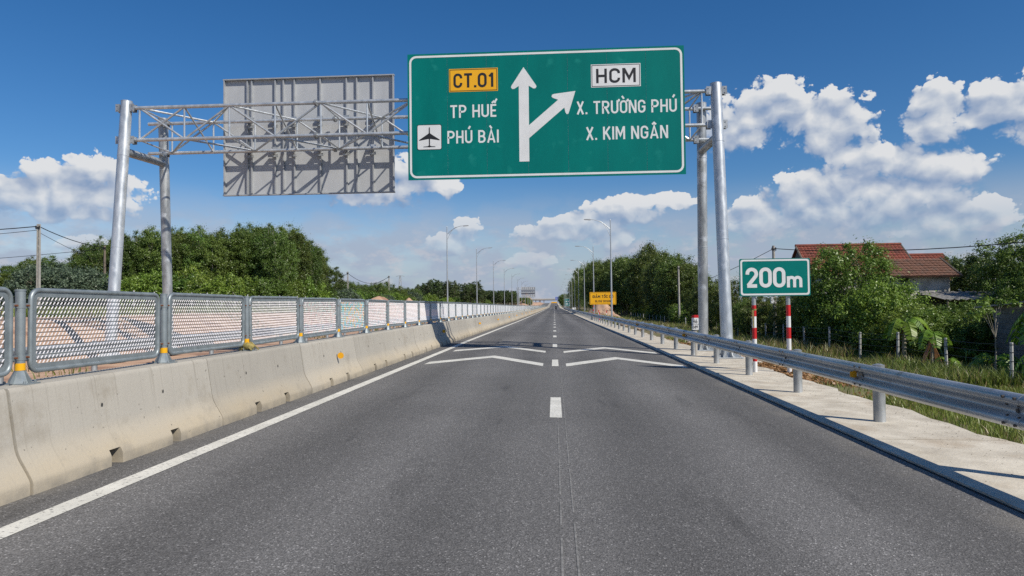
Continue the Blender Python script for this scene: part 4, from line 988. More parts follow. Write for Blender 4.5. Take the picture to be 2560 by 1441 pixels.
def wire(name, label, p, q, sag, r=.02, n=14):
    p, q = Vector(p), Vector(q); pts = []
    for i in range(n + 1):
        t = i / n; v = p.lerp(q, t); v.z -= sag * 4 * t * (1 - t); pts.append(v)
    b = MB(); b.tube(pts, r, 5); tag(b.build(name, M['wire'], None), label, 'wire')
z7 = 7.2
wire('power_line', 'thick black power line from the pale concrete pole to the left frame edge', (-34.8, 45, 7.3), (-60, 47, 7.9), .5, .032)
wire('power_line', 'thin black wire running below the thick one to the left edge', (-34.8, 45, 7.05), (-60, 47.5, 7.3), .5, .018)
wire('power_line', 'thick black power line from the pale concrete pole to the wooden pole', (-34.8, 45, 7.3), (-40.2, 60, 7.2), .25, .03)
wire('power_line', 'thin black wire dropping from the pale concrete pole into the grove', (-34.8, 45, 6.9), (-42, 66, 5.6), .3, .016)
wire('power_line', 'black wire from the wooden pole across to the left edge', (-40.2, 60, 7.1), (-72, 62, 5.9), .3, .022)
wire('power_line', 'black power line sagging between the two far left concrete poles, upper', (-33.1, 110, 7.1), (-32.4, 135, 7.6), 1.5, .035)
wire('power_line', 'black power line sagging between the two far left concrete poles, lower', (-33.1, 110, 4.6), (-32.4, 135, 7.5), .5, .03)
wire('power_line', 'short black wire from the far concrete pole back to the grove', (-33.1, 110, 7.0), (-32, 88, 5.6), .4, .03)
wire('power_line', 'long black power line crossing over the red roofs to the right edge', (15.0, 48.5, 5.25), (24.5, 28.0, 4.45), .55, .026)
wire('power_line', 'black wire from the pole behind the 200m sign to the gantry posts', (15.0, 48.5, 5.25), (13.0, 60, 3.6), .1, .02)

# ------------------------------------------------------------------ wire fences
def fence(name, label, X, y0, y1, sp, hh, mat, r, wires, yd, lean=.03):
    o = tag(empty(name, (X, y0, gz(X, y0))), label, 'fence'); org = (X, y0, gz(X, y0)); y = y0; k = 0; rn = random.Random(int(abs(X) * 10)); tops = []
    while y < y1:
        z = gz(X, y); dx = rn.uniform(-lean, lean); dy = rn.uniform(-lean, lean); h = hh * rn.uniform(.94, 1.05)
        b = MB(); b.tube([(X, y, z - .1), (X + dx, y + dy, z + h)], r, 6, smooth=False)
        if y < yd:
            for w in wires: b.tube([(X + dx * w, y + dy * w, z + h * w - .012), (X + dx * w, y + dy * w, z + h * w + .012)], r * 1.18, 6, mi=1, smooth=False)
        b.build('fence_post', [mat, M['steelwire']], o, org=org, loc=(0, 0, 0)); tops.append((X + dx, y + dy, z, h)); y += sp
    for w in wires:
        b = MB(); pts = []
        for i, t in enumerate(tops):
            pts.append((t[0] - r, t[1], t[2] + t[3] * w))
            if i + 1 < len(tops): u = tops[i + 1]; pts.append(((t[0] + u[0]) / 2 - r, (t[1] + u[1]) / 2, (t[2] + t[3] * w + u[2] + u[3] * w) / 2 - .03))
        b.tube(pts, .006, 4); 
        b.build('wire_strand', M['steelwire'], o, org=org, loc=(0, 0, 0))
M['fencepost'] = mk('fence_post_concrete', (.50, .50, .48), (.38, .38, .36), scale=8, rough=.9)
fence('wire_fence', 'barbed wire fence on thin concrete posts along the right verge', 14.0, 18.8, 130, 3.55, 1.36, M['fencepost'], .05, (.18, .38, .58, .78, .95), 60)
fence('wire_fence', 'wire fence on thin posts in front of the left grove', -25.0, 40, 260, 2.2, 1.5, M['fencepost'], .045, (.4, .65, .9), 0)

# ------------------------------------------------------------------ soil mounds and rubble
def mound(name, label, X, Y, rx, ry, h, mat, seed, rocks=0):
    n = 26; V = []; Fc = []; rs = np.random.RandomState(seed)
    for i in range(n + 1):
        for j in range(n + 1):
            u, v = i / n * 2 - 1, j / n * 2 - 1; d = math.hypot(u, v); x = X + u * rx; y = Y + v * ry
            hh = max(0, 1 - d) ** .85 * h * (1 + .35 * float(vnoise(np.array([x]), np.array([y]), 1.6 / max(rx, .5) * 2, seed)[0])) 
            V.append((x, y, gz(x, y) - .05 + hh + rs.uniform(-.03, .03) * (hh > .05)))
    for i in range(n):
        for j in range(n): Fc.append((i * (n + 1) + j, (i + 1) * (n + 1) + j, (i + 1) * (n + 1) + j + 1, i * (n + 1) + j + 1))
    V = np.array(V) - np.array([X, Y, gz(X, Y)])
    o = link(name, np_mesh(name, V, Fc, mat), None, (X, Y, gz(X, Y))); return tag(o, label, 'mound')
mound('soil_mound', 'long orange soil mound behind the median screen, the larger one', -19.6, 78, 3.2, 4.5, 1.75, M['soil'], 3)
mound('soil_mound', 'small orange soil mound right of the larger one', -19.0, 90, 2.4, 3.5, 1.5, M['soil'], 5)
mound('soil_mound', 'orange dirt heap left of the yellow slow down sign', 7.6, 108, 3.0, 7.0, 2.6, M['soil'], 7)
mound('soil_mound', 'low rubble heap under the yellow slow down sign', 7.4, 88, 2.6, 4.0, 1.5, M['soil'], 8)
mound('soil_mound', 'far orange cut slope beside the overpass', -19, 480, 9, 60, 7.5, M['soil'], 9)
rk = []
for i in range(5):
    b = lump('rock', (0, 0, 0), (1, .8, .6), M['rock'], 40 + i, (8, 5)); rk.append(b.mesh('rock', M['rock']))
rn = random.Random(11)
for i in range(60):
    X = 5.6 + abs(rn.gauss(0, 1.6)); Y = rn.uniform(24, 100); s = rn.uniform(.08, .24) * (1 + Y / 80)
    if X > 13: continue
    o = link('rubble_stone', rk[i % 5], None, (X, Y, gz(X, Y) + s * .2), (rn.uniform(-.4, .4), rn.uniform(-.4, .4), rn.uniform(0, 6)), (s, s, s))
    tag(o, 'broken reddish stone lying in the weeds of the right verge', 'stone', 'stones strewn over the right verge')

# ------------------------------------------------------------------ houses
def tiled_roof(name, parent, org, p00, p10, p01, mat, cw=.24, cl=.30):
    # p00 eave start, p10 eave end, p01 ridge start
    p00, p10, p01 = Vector(p00), Vector(p10), Vector(p01); U = p10 - p00; Vv = p01 - p00; nrm = U.cross(Vv).normalized()
    if nrm.z < 0: nrm = -nrm
    nu = max(2, int(U.length / cw)); nv = max(2, int(Vv.length / cl)); b = MB(); rr = random.Random(9)
    for j in range(nv):
        for i in range(nu):
            a = p00 + U * (i / nu) + Vv * (j / nv); u = U / nu; v = Vv / nv * 1.12; lift = nrm * (.05 + rr.uniform(-.008, .012)); low = nrm * .012
            ts = .92
            q = [a + lift, a + u * .5 * ts + lift + nrm * .03, a + u * ts + lift, a + u * ts + v + low, a + u * .5 * ts + v + low + nrm * .03, a + v + low]
            b.add(q + [a, a + u * ts], [(0, 1, 4, 5), (1, 2, 3, 4), (6, 7, 2, 1, 0)])
    o = b.build(name, mat, parent, org=org, loc=(0, 0, 0)); o['kind'] = 'stuff'
    c = MB(); k = nrm * .005; c.add([p00 + k, p10 + k, p10 + Vv + k, p01 + k, p00 - nrm * .06, p10 - nrm * .06, p10 + Vv - nrm * .06, p01 - nrm * .06], [(0, 1, 2, 3), (4, 7, 6, 5), (0, 4, 5, 1), (1, 5, 6, 2), (2, 6, 7, 3), (3, 7, 4, 0)])
    c.build('roof_deck', mat, parent, org=org, loc=(0, 0, 0)); return o
def house():
    HO = (20.0, 52, -1.0); h = simple('tiled_house', 'house with long red clay tile roof and grey gable behind the bushes', 'house', HO)
    # main wing: ridge along x, gable at the left end
    xa, xb, yr, zr, ye, ze = 17.35, 24.6, 51.0, 5.55, 48.2, 3.35
    tiled_roof('roof', h, HO, (xa, ye, ze), (xb, ye, ze), (xa, yr, zr), M['tile'])
    tiled_roof('roof', h, HO, (xa, 2 * yr - ye, ze), (xb, 2 * yr - ye, ze), (xa, yr, zr), M['tile'])
    PB('wall', h, HO, M['plaster'], lambda b: (b.box(((xa + xb) / 2, ye + .5, 1.0), (xb - xa - .4, .2, 4.4)), b.box(((xa + xb) / 2, 2 * yr - ye - .5, 1.0), (xb - xa - .4, .2, 4.4))))
    for x in (xa + .25, xb - .25):
        PB('gable', h, HO, M['block'], lambda b: b.prism([(ye + .4, -1.2), (2 * yr - ye - .4, -1.2), (2 * yr - ye - .4, ze + .15), (yr, zr - .12), (ye + .4, ze + .15)], lambda p, t: (t, p[0], p[1]), x - .08, x + .08))
    PB('ridge_cap', h, HO, M['tile'], lambda b: b.tube([(xa - .05, yr, zr + .06), (xb + .05, yr, zr + .06)], .11, 8))
    PB('barge_board', h, HO, M['wood'], lambda b: [b.tube([(x, ye - .05, ze), (x, yr, zr + .04)], .07, 5) for x in (xa - .03, xb + .03)])
    # lower wing to the right
    xa2, xb2, zr2, ze2 = 24.6, 26.7, 4.75, 2.9; yr2, ye2 = 50.6, 48.0
    tiled_roof('roof', h, HO, (xa2 - 2.0, ye2, ze2), (xb2 + .6, ye2, ze2), (xa2 - 2.0, yr2, zr2), M['tile'])
    PB('wall', h, HO, M['plaster'], lambda b: b.box(((xa2 + xb2) / 2, ye2 + .7, .8), (xb2 - xa2, .2, 4.0)))
    PB('ridge_cap', h, HO, M['tile'], lambda b: b.tube([(xa2, yr2, zr2 + .06), (xb2 + .6, yr2, zr2 + .06)], .1, 8))
    PB('barge_board', h, HO, M['wood'], lambda b: b.tube([(xb2 + .63, ye2 - .05, ze2), (xb2 + .63, yr2, zr2 + .04)], .07, 5))
    # annex in front
    AO = (22.3, 41, -1.0); a = simple('annex', 'low annex with weathered brown tile roof and pale plaster wall', 'outbuilding', AO)
    tiled_roof('roof', a, AO, (18.9, 40.2, 2.93), (22.6, 40.2, 2.93), (18.9, 42.2, 4.0), M['tile_old'])
    PB('wall', a, AO, M['plaster'], lambda b: b.box((20.6, 40.8, 1.0), (3.4, .2, 4.1)))
    PB('side_wall', a, AO, M['plaster'], lambda b: b.box((22.25, 41.8, 1.0), (.2, 1.79, 4.0)))
    PB('barge_board', a, AO, M['wood'], lambda b: b.tube([(22.64, 40.1, 2.95), (22.64, 42.25, 4.08)], .06, 5))
    LO = (22.5, 38, -1.0); l = simple('lean_to', 'grey corrugated fibre cement lean-to roof in front of the annex', 'shelter', LO)
    def cor(b):
        n = 44; x0, x1 = 20.2, 24.6
        for i in range(n):
            xa_, xb_ = x0 + (x1 - x0) * i / n, x0 + (x1 - x0) * (i + 1) / n; za = .035 * math.sin(i * 1.6); zb = .035 * math.sin((i + 1) * 1.6)
            b.add([(xa_, 37.4, 1.62 + za), (xb_, 37.4, 1.62 + zb), (xb_, 40.4, 2.06 + zb), (xa_, 40.4, 2.06 + za)], [(0, 1, 2, 3)])
            b.add([(xa_, 37.4, 1.60 + za), (xb_, 37.4, 1.60 + zb), (xb_, 37.4, 1.62 + zb), (xa_, 37.4, 1.62 + za)], [(0, 1, 2, 3)])
    PB('roof', l, LO, M['sheetroof'], cor)
    for x in (20.4, 24.4): PB('post', l, LO, M['wood'], lambda b: b.tube([(x, 37.5, -1.1), (x, 37.5, 1.6)], .06, 8))
    PB('back_wall', l, LO, M['block'], lambda b: b.box((22.4, 40.3, .4), (4.2, .1, 3.0)))
house()
def shed():
    X = 17.9; y0, y1 = 20.5, 29.6; SOx = (X, 29.6, -1.1); s = simple('block_shed', 'dark grey cement block shed with small vent holes at the right edge', 'shed', SOx)
    PB('wall_core', s, SOx, M['mortar'], lambda b: (b.box((X + .10, (y0 + y1) / 2, .05), (.16, y1 - y0, 2.5)), b.box((X + 1.7, y1 - .1, .05), (3.3, .16, 2.4))))
    b = MB(); b.box((0, 0, 0), (.05, .388, .188)); bme_ = b.mesh('block', M['block'])
    bme_.materials[0] = M['block']
    for j in range(13):
        for i in range(23):
            y = y1 - .2 - i * .4 - (.2 if j % 2 else 0); z = -1.1 + j * .2
            if y < y0 + .1: continue
            top = 1.22 + (29.6 - y) * .06
            if z > top - .1: continue
            if j == 8 and i % 6 == 3: continue
            link('block', bme_, s, (X + .005 - SOx[0], y - SOx[1], z - SOx[2]))
    for k in range(3):
        y = y1 - .2 - (3 + 6 * k) * .4; PB('vent_hole', s, SOx, M['dark'], lambda b: b.box((X + .02, y, .5), (.012, .22, .19)))
    PB('roof', s, SOx, M['sheetroof'], lambda b: b.add([(X - .45, y1 + .5, 1.22), (X - .45, y0 - .4, 1.95), (X + 3.6, y0 - .4, 2.15), (X + 3.6, y1 + .5, 1.42), (X - .45, y1 + .5, 1.28), (X - .45, y0 - .4, 2.01), (X + 3.6, y0 - .4, 2.21), (X + 3.6, y1 + .5, 1.48)],
        [(0, 1, 2, 3), (4, 7, 6, 5), (0, 4, 5, 1), (1, 5, 6, 2), (2, 6, 7, 3), (3, 7, 4, 0)]))
shed()

# ------------------------------------------------------------------ far things on the road
FO = (-13.3, 262, 0); fg = simple('far_gantry', 'far grey cantilever sign seen from behind left of the road', 'gantry', FO)
for (x, y) in ((-13.3, 261), (-14.0, 264)): PB('post', fg, FO, M['galv_new'], lambda b: b.tube([(x, y, 0), (x, y, 8.5)], .2, 12))
for z in (7.6, 6.5, 4.7): PB('beam', fg, FO, M['galv_new'], lambda b: b.box((-10.2, 262, z), (6.2, .3, .22)))
for i, (za, zb) in enumerate(((7.3, 8.6), (5.9, 7.2), (4.9, 5.8))):
    PB('sheet', fg, FO, M['backgrey'], lambda b: b.box((-9.8, 262.3, (za + zb) / 2), (5.3, .05, zb - za)))
    for k in range(8): PB('rib', fg, FO, M['ribgrey'], lambda b: b.box((-12.4 + k * .74, 262.2, (za + zb) / 2), (.08, .1, zb - za)))
BR = (-4, 905, 4); br = simple('overpass', 'pale concrete overpass bridge crossing the highway at the horizon', 'bridge', BR)
PB('deck', br, BR, M['bridge'], lambda b: b.box((-4, 905, 9.35), (62, 9, .9)))
PB('parapet', br, BR, M['bridge'], lambda b: b.box((-4, 900.4, 10.1), (62, .3, .9)))
PB('girder', br, BR, M['conc'], lambda b: b.box((-4, 905, 8.5), (61, 7, .8)))
for x in (-24, -19.5, -18.2, -13.5, 4.6, 12): PB('pier', br, BR, M['conc'], lambda b: b.box((x, 905, 6), (.8, 5, 5.4)))
def far_sign(name, label, X0, X1, z0, z1, Y, mat, posts, txt=None):
    o3 = ((X0 + X1) / 2, Y, gz(max(5.2, X1), Y)); s = simple(name, label, 'sign', o3)
    plate2d('panel', round_poly(X0, X1, z0, z1, .12), Y, .08, mat, s, o3)
    ring2d('border', round_poly(X0 + .08, X1 - .08, z0 + .08, z1 - .08, .1), round_poly(X0 + .2, X1 - .2, z0 + .2, z1 - .2, .05), Y - .08, .01, M['white'], s, o3)
    for x in posts: PB('post', s, o3, M['galv'], lambda b: b.tube([(x, Y + .1, o3[2] - .2), (x, Y + .1, z1 - .2)], .12, 8))
    def marks(b):
        w = X1 - X0; hh = z1 - z0
        for (u, v, du, dv) in ((.2, .62, .25, .12), (.55, .62, .28, .12), (.25, .3, .45, .12)): b.box((X0 + w * (u + du / 2), Y - .09, z0 + hh * v), (w * du, .01, hh * dv))
    PB('lettering', s, o3, M['white'], marks)
far_sign('far_green_sign', 'large far green direction sign on two posts right of the road', 5.4, 8.2, 1.0, 5.1, 370, M['green'], (5.9, 7.7))
far_sign('far_green_sign', 'small far green sign nearest the road in the distance', 4.7, 6.5, 1.2, 6.2, 560, M['green'], (5.6,))
far_sign('far_blue_sign', 'small blue sign hung over the far end of the road', 1.0, 5.0, 7.0, 10.2, 700, M['blue'], (4.6,))
PB_ = simple('far_barricade', 'yellow barricade across the road below the overpass', 'barricade', (-.2, 800, 3.8))
PB('board', PB_, (-.2, 800, 3.8), M['signyellow'], lambda b: b.box((-.2, 800, 4.9), (6.5, .3, 1.3)))
for x in (-2.6, 2.2): PB('leg', PB_, (-.2, 800, 3.8), M['signyellow'], lambda b: b.box((x, 800, 4.1), (.2, .5, .9)))
# white car on the side road
def car():
    co = (8.4, 305, gz(8.4, 305)); c = simple('parked_car', 'tiny white car far off behind the right guardrail', 'car', co)
    X, Y, z = co
    PB('body', c, co, M['carwhite'], lambda b: b.prism([(-2.1, .3), (2.1, .3), (2.15, .75), (1.3, .95), (.75, 1.45), (-1.2, 1.48), (-1.9, 1.0), (-2.15, .9)], lambda p, t: (X + t, Y + p[0], z + p[1]), -.85, .85))
    PB('window', c, co, M['glass'], lambda b: (b.box((X, Y - 1.58, z + 1.22), (1.35, .3, .32)), b.box((X - .855, Y - .2, z + 1.2), (.01, 1.7, .36)), b.box((X + .855, Y - .2, z + 1.2), (.01, 1.7, .36))))
    for (sx, sy) in ((-.8, -1.3), (.8, -1.3), (-.8, 1.35), (.8, 1.35)): PB('wheel', c, co, M['rubber'], lambda b: b.tube([(X + sx - .1, Y + sy, z + .32), (X + sx + .1, Y + sy, z + .32)], .32, 14))
car()
def rider():
    X, Y = .55, 246; z = road_z(X, Y); co = (X, Y, z); mo = simple('motorbike', 'dark motorbike far down the right lane', 'motorbike', co)
    for dy in (-.62, .62): PB('wheel', mo, co, M['rubber'], lambda b: b.tube([(X - .05, Y + dy, z + .3), (X + .05, Y + dy, z + .3)], .3, 16))
    PB('body', mo, co, M['cloth'], lambda b: b.prism([(-.75, .62), (-.6, .8), (-.1, .78), (.1, .7), (.45, .95), (.6, .95), (.5, .6), (.25, .35), (-.3, .35)], lambda p, t: (X + t, Y + p[0], z + p[1]), -.12, .12))
    PB('handlebar', mo, co, M['bolt'], lambda b: b.tube([(X - .35, Y + .38, z + 1.02), (X, Y + .48, z + 1.0), (X + .35, Y + .38, z + 1.02)], .02, 6))
    me = bpy.data.meshes.new('person')
    P = [(0, 0, .86), (0, .03, 1.1), (0, .06, 1.34), (0, .08, 1.46), (0, .10, 1.62), (.19, .06, 1.36), (.27, .18, 1.14), (.30, .40, 1.05), (-.19, .06, 1.36), (-.27, .18, 1.14), (-.30, .40, 1.05), (.13, .02, .84), (.20, .38, .74), (.19, .22, .36), (.2, .34, .32), (-.13, .02, .84), (-.20, .38, .74), (-.19, .22, .36), (-.2, .34, .32)]
    E = [(0, 1), (1, 2), (2, 3), (3, 4), (2, 5), (5, 6), (6, 7), (2, 8), (8, 9), (9, 10), (0, 11), (11, 12), (12, 13), (13, 14), (0, 15), (15, 16), (16, 17), (17, 18)]
    rad = [.15, .15, .17, .07, .11, .07, .05, .04, .07, .05, .04, .1, .08, .06, .05, .1, .08, .06, .05]
    me.from_pydata(P, E, []); me.materials.append(M['cloth']); o = link('person', me, None, co)
    sk = o.modifiers.new('skin', 'SKIN'); o.modifiers.new('sub', 'SUBSURF').levels = 1
    for i, v in enumerate(me.skin_vertices[0].data): v.radius = (rad[i], rad[i])
    me.skin_vertices[0].data[0].use_root = True
    tag(o, 'person in dark clothes riding the motorbike far down the lane', 'person')
    b = MB()
    for i in range(1): b.tube([(0, .10, 1.50), (0, .10, 1.56), (0, .10, 1.66), (0, .10, 1.74), (0, .10, 1.77)], [.08, .13, .135, .09, .02], 12)
    b.build('helmet', M['carwhite'], o)
rider()
# pylons far behind
def pylon(label, X, Y, H):
    o3 = (X, Y, 0); p = simple('lattice_pylon', label, 'pylon', o3); w = H * .09
    def cage(b):
        lv = [0, .2, .4, .58, .74, .88, 1.0]
        ws = [w * (1 - .82 * t) for t in lv]
        for i in range(len(lv) - 1):
            for (sx, sy) in ((1, 1), (1, -1), (-1, 1), (-1, -1)):
                a = (X + sx * ws[i], Y + sy * ws[i], H * lv[i]); c = (X + sx * ws[i + 1], Y + sy * ws[i + 1], H * lv[i + 1]); b.tube([a, c], .14, 4)
                b.tube([a, (X - sx * ws[i + 1], Y + sy * ws[i + 1], H * lv[i + 1])], .08, 4)
    PB('lattice', p, o3, M['ribgrey'], cage)
    for t in (.62, .98): PB('crossarm', p, o3, M['ribgrey'], lambda b: b.tube([(X - H * .13, Y, H * t), (X, Y, H * t + .8), (X + H * .13, Y, H * t)], .14, 4))
pylon('tall lattice pylon on the horizon right of the far utility pole', -134, 600, 29)
pylon('small lattice pylon on the horizon between the far trees', -150, 780, 21)
# ------------------------------------------------------------------ vegetation
def leaves(C, Nn, S, asp=.45, seed=0, fold=.12):
    rs = np.random.RandomState(seed); n = len(C)
    Nn = Nn / np.maximum(np.linalg.norm(Nn, axis=1, keepdims=True), 1e-6)
    t = rs.normal(size=(n, 3)); t -= Nn * np.sum(t * Nn, 1, keepdims=True); t /= np.maximum(np.linalg.norm(t, axis=1, keepdims=True), 1e-6)
    s = np.cross(Nn, t); S = S[:, None]
    base = C - t * S * .5; tip = C + t * S * .5; l = C + s * S * asp * .5 + Nn * S * fold; r = C - s * S * asp * .5 + Nn * S * fold
    V = np.stack([base, l, tip, r], 1).reshape(-1, 3); F = np.arange(n * 4).reshape(-1, 4); return V, F
def crown_pts(rs, n_clump, per, R_, Hc, z0, shape='round', csize=.34, shell=.5):
    C = []; Nn = []; cl = []
    for k in range(n_clump):
        while True:
            p = rs.uniform(-1, 1, 3)
            d = np.linalg.norm(p)
            if d < 1 and d > rs.uniform(0, .75): break
        z = (p[2] + 1) / 2
        if shape == 'cone': f = (1 - z) ** .7 * 1.15 + .08; q = np.array([p[0] * f, p[1] * f])
        elif shape == 'top': f = .55 + .6 * z ** .6 if z < .8 else 1.05 * math.sqrt(max(0.02, 1 - ((z - .6) / .42) ** 2)); q = p[:2] * f
        else: q = p[:2]
        jut = 1 + (.22 * rs.uniform(0, 1) if rs.uniform() < .18 else 0)
        c = np.array([q[0] * R_ * jut, q[1] * R_ * jut, z0 + z * Hc * (1 + (jut - 1) * .5)]); r = R_ * csize * rs.uniform(.65, 1.2); cl.append((c, r))
        m_ = int(per * rs.uniform(.7, 1.3)); d = rs.normal(size=(m_, 3)); d /= np.linalg.norm(d, axis=1, keepdims=True)
        rad = r * np.abs(rs.normal(0, .62, (m_, 1))) + r * .12
        C.append(c + d * rad * np.array([1, 1, .72])); Nn.append(d * .8 + np.array([0, 0, .55]) + rs.normal(size=(m_, 3)) * .45)
    return np.concatenate(C), np.concatenate(Nn), cl
def plant(name, seed, H, R_, z0, n_clump, per, leaf, mat, bark, shape='round', trunk_r=.12, asp=.45, csize=.34, limbs=10, lean=.1, stems=1):
    rs = np.random.RandomState(seed); C, Nn, cl = crown_pts(rs, n_clump, per, R_, H - z0, z0, shape, csize)
    S = leaf * rs.uniform(.6, 1.35, len(C)); V, F = leaves(C, Nn, S, asp, seed + 1)
    root = empty(name)
    cr = link('crown', np_mesh('crown', V, F, mat), root)
    b = MB(); n = 6
    for s_ in range(stems):
        ox, oy = (rs.uniform(-.3, .3, 2) * R_ * (stems > 1)); lx, ly = rs.uniform(-lean, lean, 2) * H * .3
        pts = [(ox + lx * t * t + rs.uniform(-.03, .03) * H * .1 * (t > 0), oy + ly * t * t + rs.uniform(-.03, .03) * H * .1 * (t > 0), H * .86 * t) for t in np.linspace(0, 1, n)]
        b.tube(pts, [trunk_r * (1 - .82 * i / (n - 1)) for i in range(n)], 7)
        for c, r in [cl[i] for i in rs.permutation(len(cl))[:limbs]]:
            t = min(.95, max(.12, (c[2] - .25 * H * rs.uniform(.5, 1)) / (H * .86))); i = int(t * (n - 1)); p = np.array(pts[i])
            if c[2] < p[2]: continue
            mid = (p + c) / 2 + np.array([0, 0, .06 * H * rs.uniform(-.3, 1)])
            b.tube([p, mid, c], [trunk_r * .42, trunk_r * .26, trunk_r * .1], 5)
    b.build('trunk', bark, root)
    return root
def place(proto, first, X, Y, s, rot, label, cat, group, sz=None, dz=0.):
    o = proto if first else copy_tree(proto)
    o.location = (X, Y, gz(X, Y) - .05 + dz); o.scale = (s, s, sz if sz else s); o.rotation_euler = (0, 0, rot); tag(o, label, cat, group); return o
class Kind:
    def __init__(s, protos): s.p = protos; s.used = [False] * len(protos); s.i = 0
    def put(s, X, Y, sc, label, cat, group, rn, sz=None, dz=0.):
        j = rn.randrange(len(s.p)); f = not s.used[j]; s.used[j] = True
        return place(s.p[j], f, X, Y, sc, rn.uniform(0, 6.28), label, cat, group, sz, dz)
    def clean(s):
        for j, u in enumerate(s.used):
            if not u:
                for c in list(s.p[j].children): bpy.data.objects.remove(c)
                bpy.data.objects.remove(s.p[j])
ac = Kind([plant('acacia_tree', 100 + i, 9.5, 2.15, 2.4, 150, 135, .165, M['acacia'] if i % 2 else M['dark_leaf'], M['palebark'], 'top', .11, csize=.27) for i in range(4)])
br_ = Kind([plant('broadleaf_tree', 200 + i, 8.5, 3.0, 1.2, 160, 110, .20, M['dark_leaf'], M['bark'], 'round', .16, csize=.24) for i in range(3)])
pn = Kind([plant('pine_tree', 300 + i, 9.0, 2.0, 2.0, 90, 110, .30, M['pine'], M['bark'], 'top', .13, asp=.25, csize=.26) for i in range(2)])
bu = Kind([plant('bush', 400 + i, 2.6, 1.5, .1, 110, 90, .15, M['shrub'] if i < 2 else M['bright_leaf'], M['bark'], 'round', .04, csize=.27, stems=3, limbs=6) for i in range(4)])
nb = Kind([plant('leafy_bush', 450 + i, 2.6, 1.6, .05, 170, 115, .105, M['shrub'] if i != 1 else M['bright_leaf'], M['bark'], 'round', .035, csize=.23, stems=3, limbs=8) for i in range(3)])
gb = Kind([plant('grey_bush', 500 + i, 3.0, 1.7, .1, 110, 90, .16, M['grey_leaf'], M['bark'], 'round', .04, csize=.30, stems=3) for i in range(2)])
rn = random.Random(21)
words = ['first', 'second', 'third', 'fourth', 'fifth', 'sixth', 'seventh', 'eighth', 'ninth', 'tenth', 'eleventh', 'twelfth', 'thirteenth', 'fourteenth', 'fifteenth', 'sixteenth', 'seventeenth', 'eighteenth']
tens = {20: 'twenty', 30: 'thirty', 40: 'forty'}
def nth(i):
    if i < len(words): return words[i]
    if i == 18: return 'nineteenth'
    if i == 19: return 'twentieth'
    k = i + 1; return (tens[k // 10 * 10] + '-' + words[k % 10 - 1]) if k % 10 else {30: 'thirtieth', 40: 'fortieth'}[k]
def renumber(lst, fmt):          # lst of objects -> labels in order of where they stand across the view
    for i, o in enumerate(sorted(lst, key=lambda o: o.location.x / o.location.y)): o['label'] = fmt.format(nth(i))
def hz_(x): return 764 + (1386 - x) * .0131
# left grove: front rank follows the skyline of the photograph, ranks behind fill it
prof = [(-60, 655), (0, 640), (60, 640), (110, 648), (170, 607), (240, 592), (280, 582), (330, 573), (400, 571), (450, 568), (530, 575), (600, 556), (640, 552), (690, 556), (740, 578), (790, 612), (812, 655)]
px_ = [p[0] for p in prof]; py_ = [p[1] for p in prof]
fr = []
for i in range(27):
    x = -55 + i * 33; Y = np.interp(x, [-60, 300, 690, 812], [66, 64, 68, 80]) + rn.uniform(-1, 1); fr.append((x, Y))
for rank in range(4):
    for i, (x, Y) in enumerate(fr):
        if rank and x > 770: continue
        xx = x + (rank % 2) * 16 + rn.uniform(-6, 6); yy = Y + rank * 3.2
        X = (xx - 1386) / 1740 * yy; zt = 1.54 + (hz_(xx) - np.interp(xx, px_, py_)) / 1740 * yy + rn.uniform(-1.1, .25) + (0 if rank == 0 else -.2)
        h = (zt - gz(X, yy)) / 9.35; w = max(.75, h) * rn.uniform(.72, .95)
        side = 'at the left edge' if x < 170 else ('behind the gantry posts' if x < 430 else ('below the reversed sign' if x < 640 else 'at its right end'))
        lab = f'dense acacia in the front rank of the left grove, {nth(i)} from the left' if rank == 0 else f'acacia in the rear ranks of the left grove {side}'
        ac.put(X, yy, w, lab, 'tree', 'front rank of the left grove' if rank == 0 else 'rear ranks of the left grove ' + side, rn, sz=h)
# understorey before the grove
FB_ = []
for i in range(26):
    x = 190 + i * 24 + rn.uniform(-8, 8); yy = 58 + rn.uniform(-2, 2.5); X = (x - 1386) / 1740 * yy
    if X > -26: yy = 27 / (1386 - x) * 1740; X = -27 + rn.uniform(-.8, .3)
    s = rn.uniform(.85, 1.35)
    FB_.append(bu.put(X, yy, s, 'low green bush', 'bush', 'bushes at the foot of the left grove', rn, sz=s * rn.uniform(.9, 1.3)))
renumber(FB_, 'low green bush at the foot of the left grove, {} from the left')
GB_ = []; DB_ = []
for i in range(12):
    x = -30 + i * 22 + rn.uniform(-8, 8); yy = 54 + rn.uniform(-3, 3); X = (x - 1386) / 1740 * yy; s = rn.uniform(1.0, 1.5) * (1.15 - abs(i - 5) * .05)
    (GB_ if 2 < i < 11 else DB_).append((gb if 2 < i < 11 else bu).put(X, yy, s, 'bush', 'bush', 'bushes at the left edge', rn))
renumber(GB_, 'pale grey-green bush around the pale concrete pole, {} from the left'); renumber(DB_, 'dark green bush at the left edge beside the pale bushes, {} from the left')
pn.put((830 - 1386) / 1740 * 92, 92, .66, 'single small tree just right of the big grove', 'tree', None, rn)
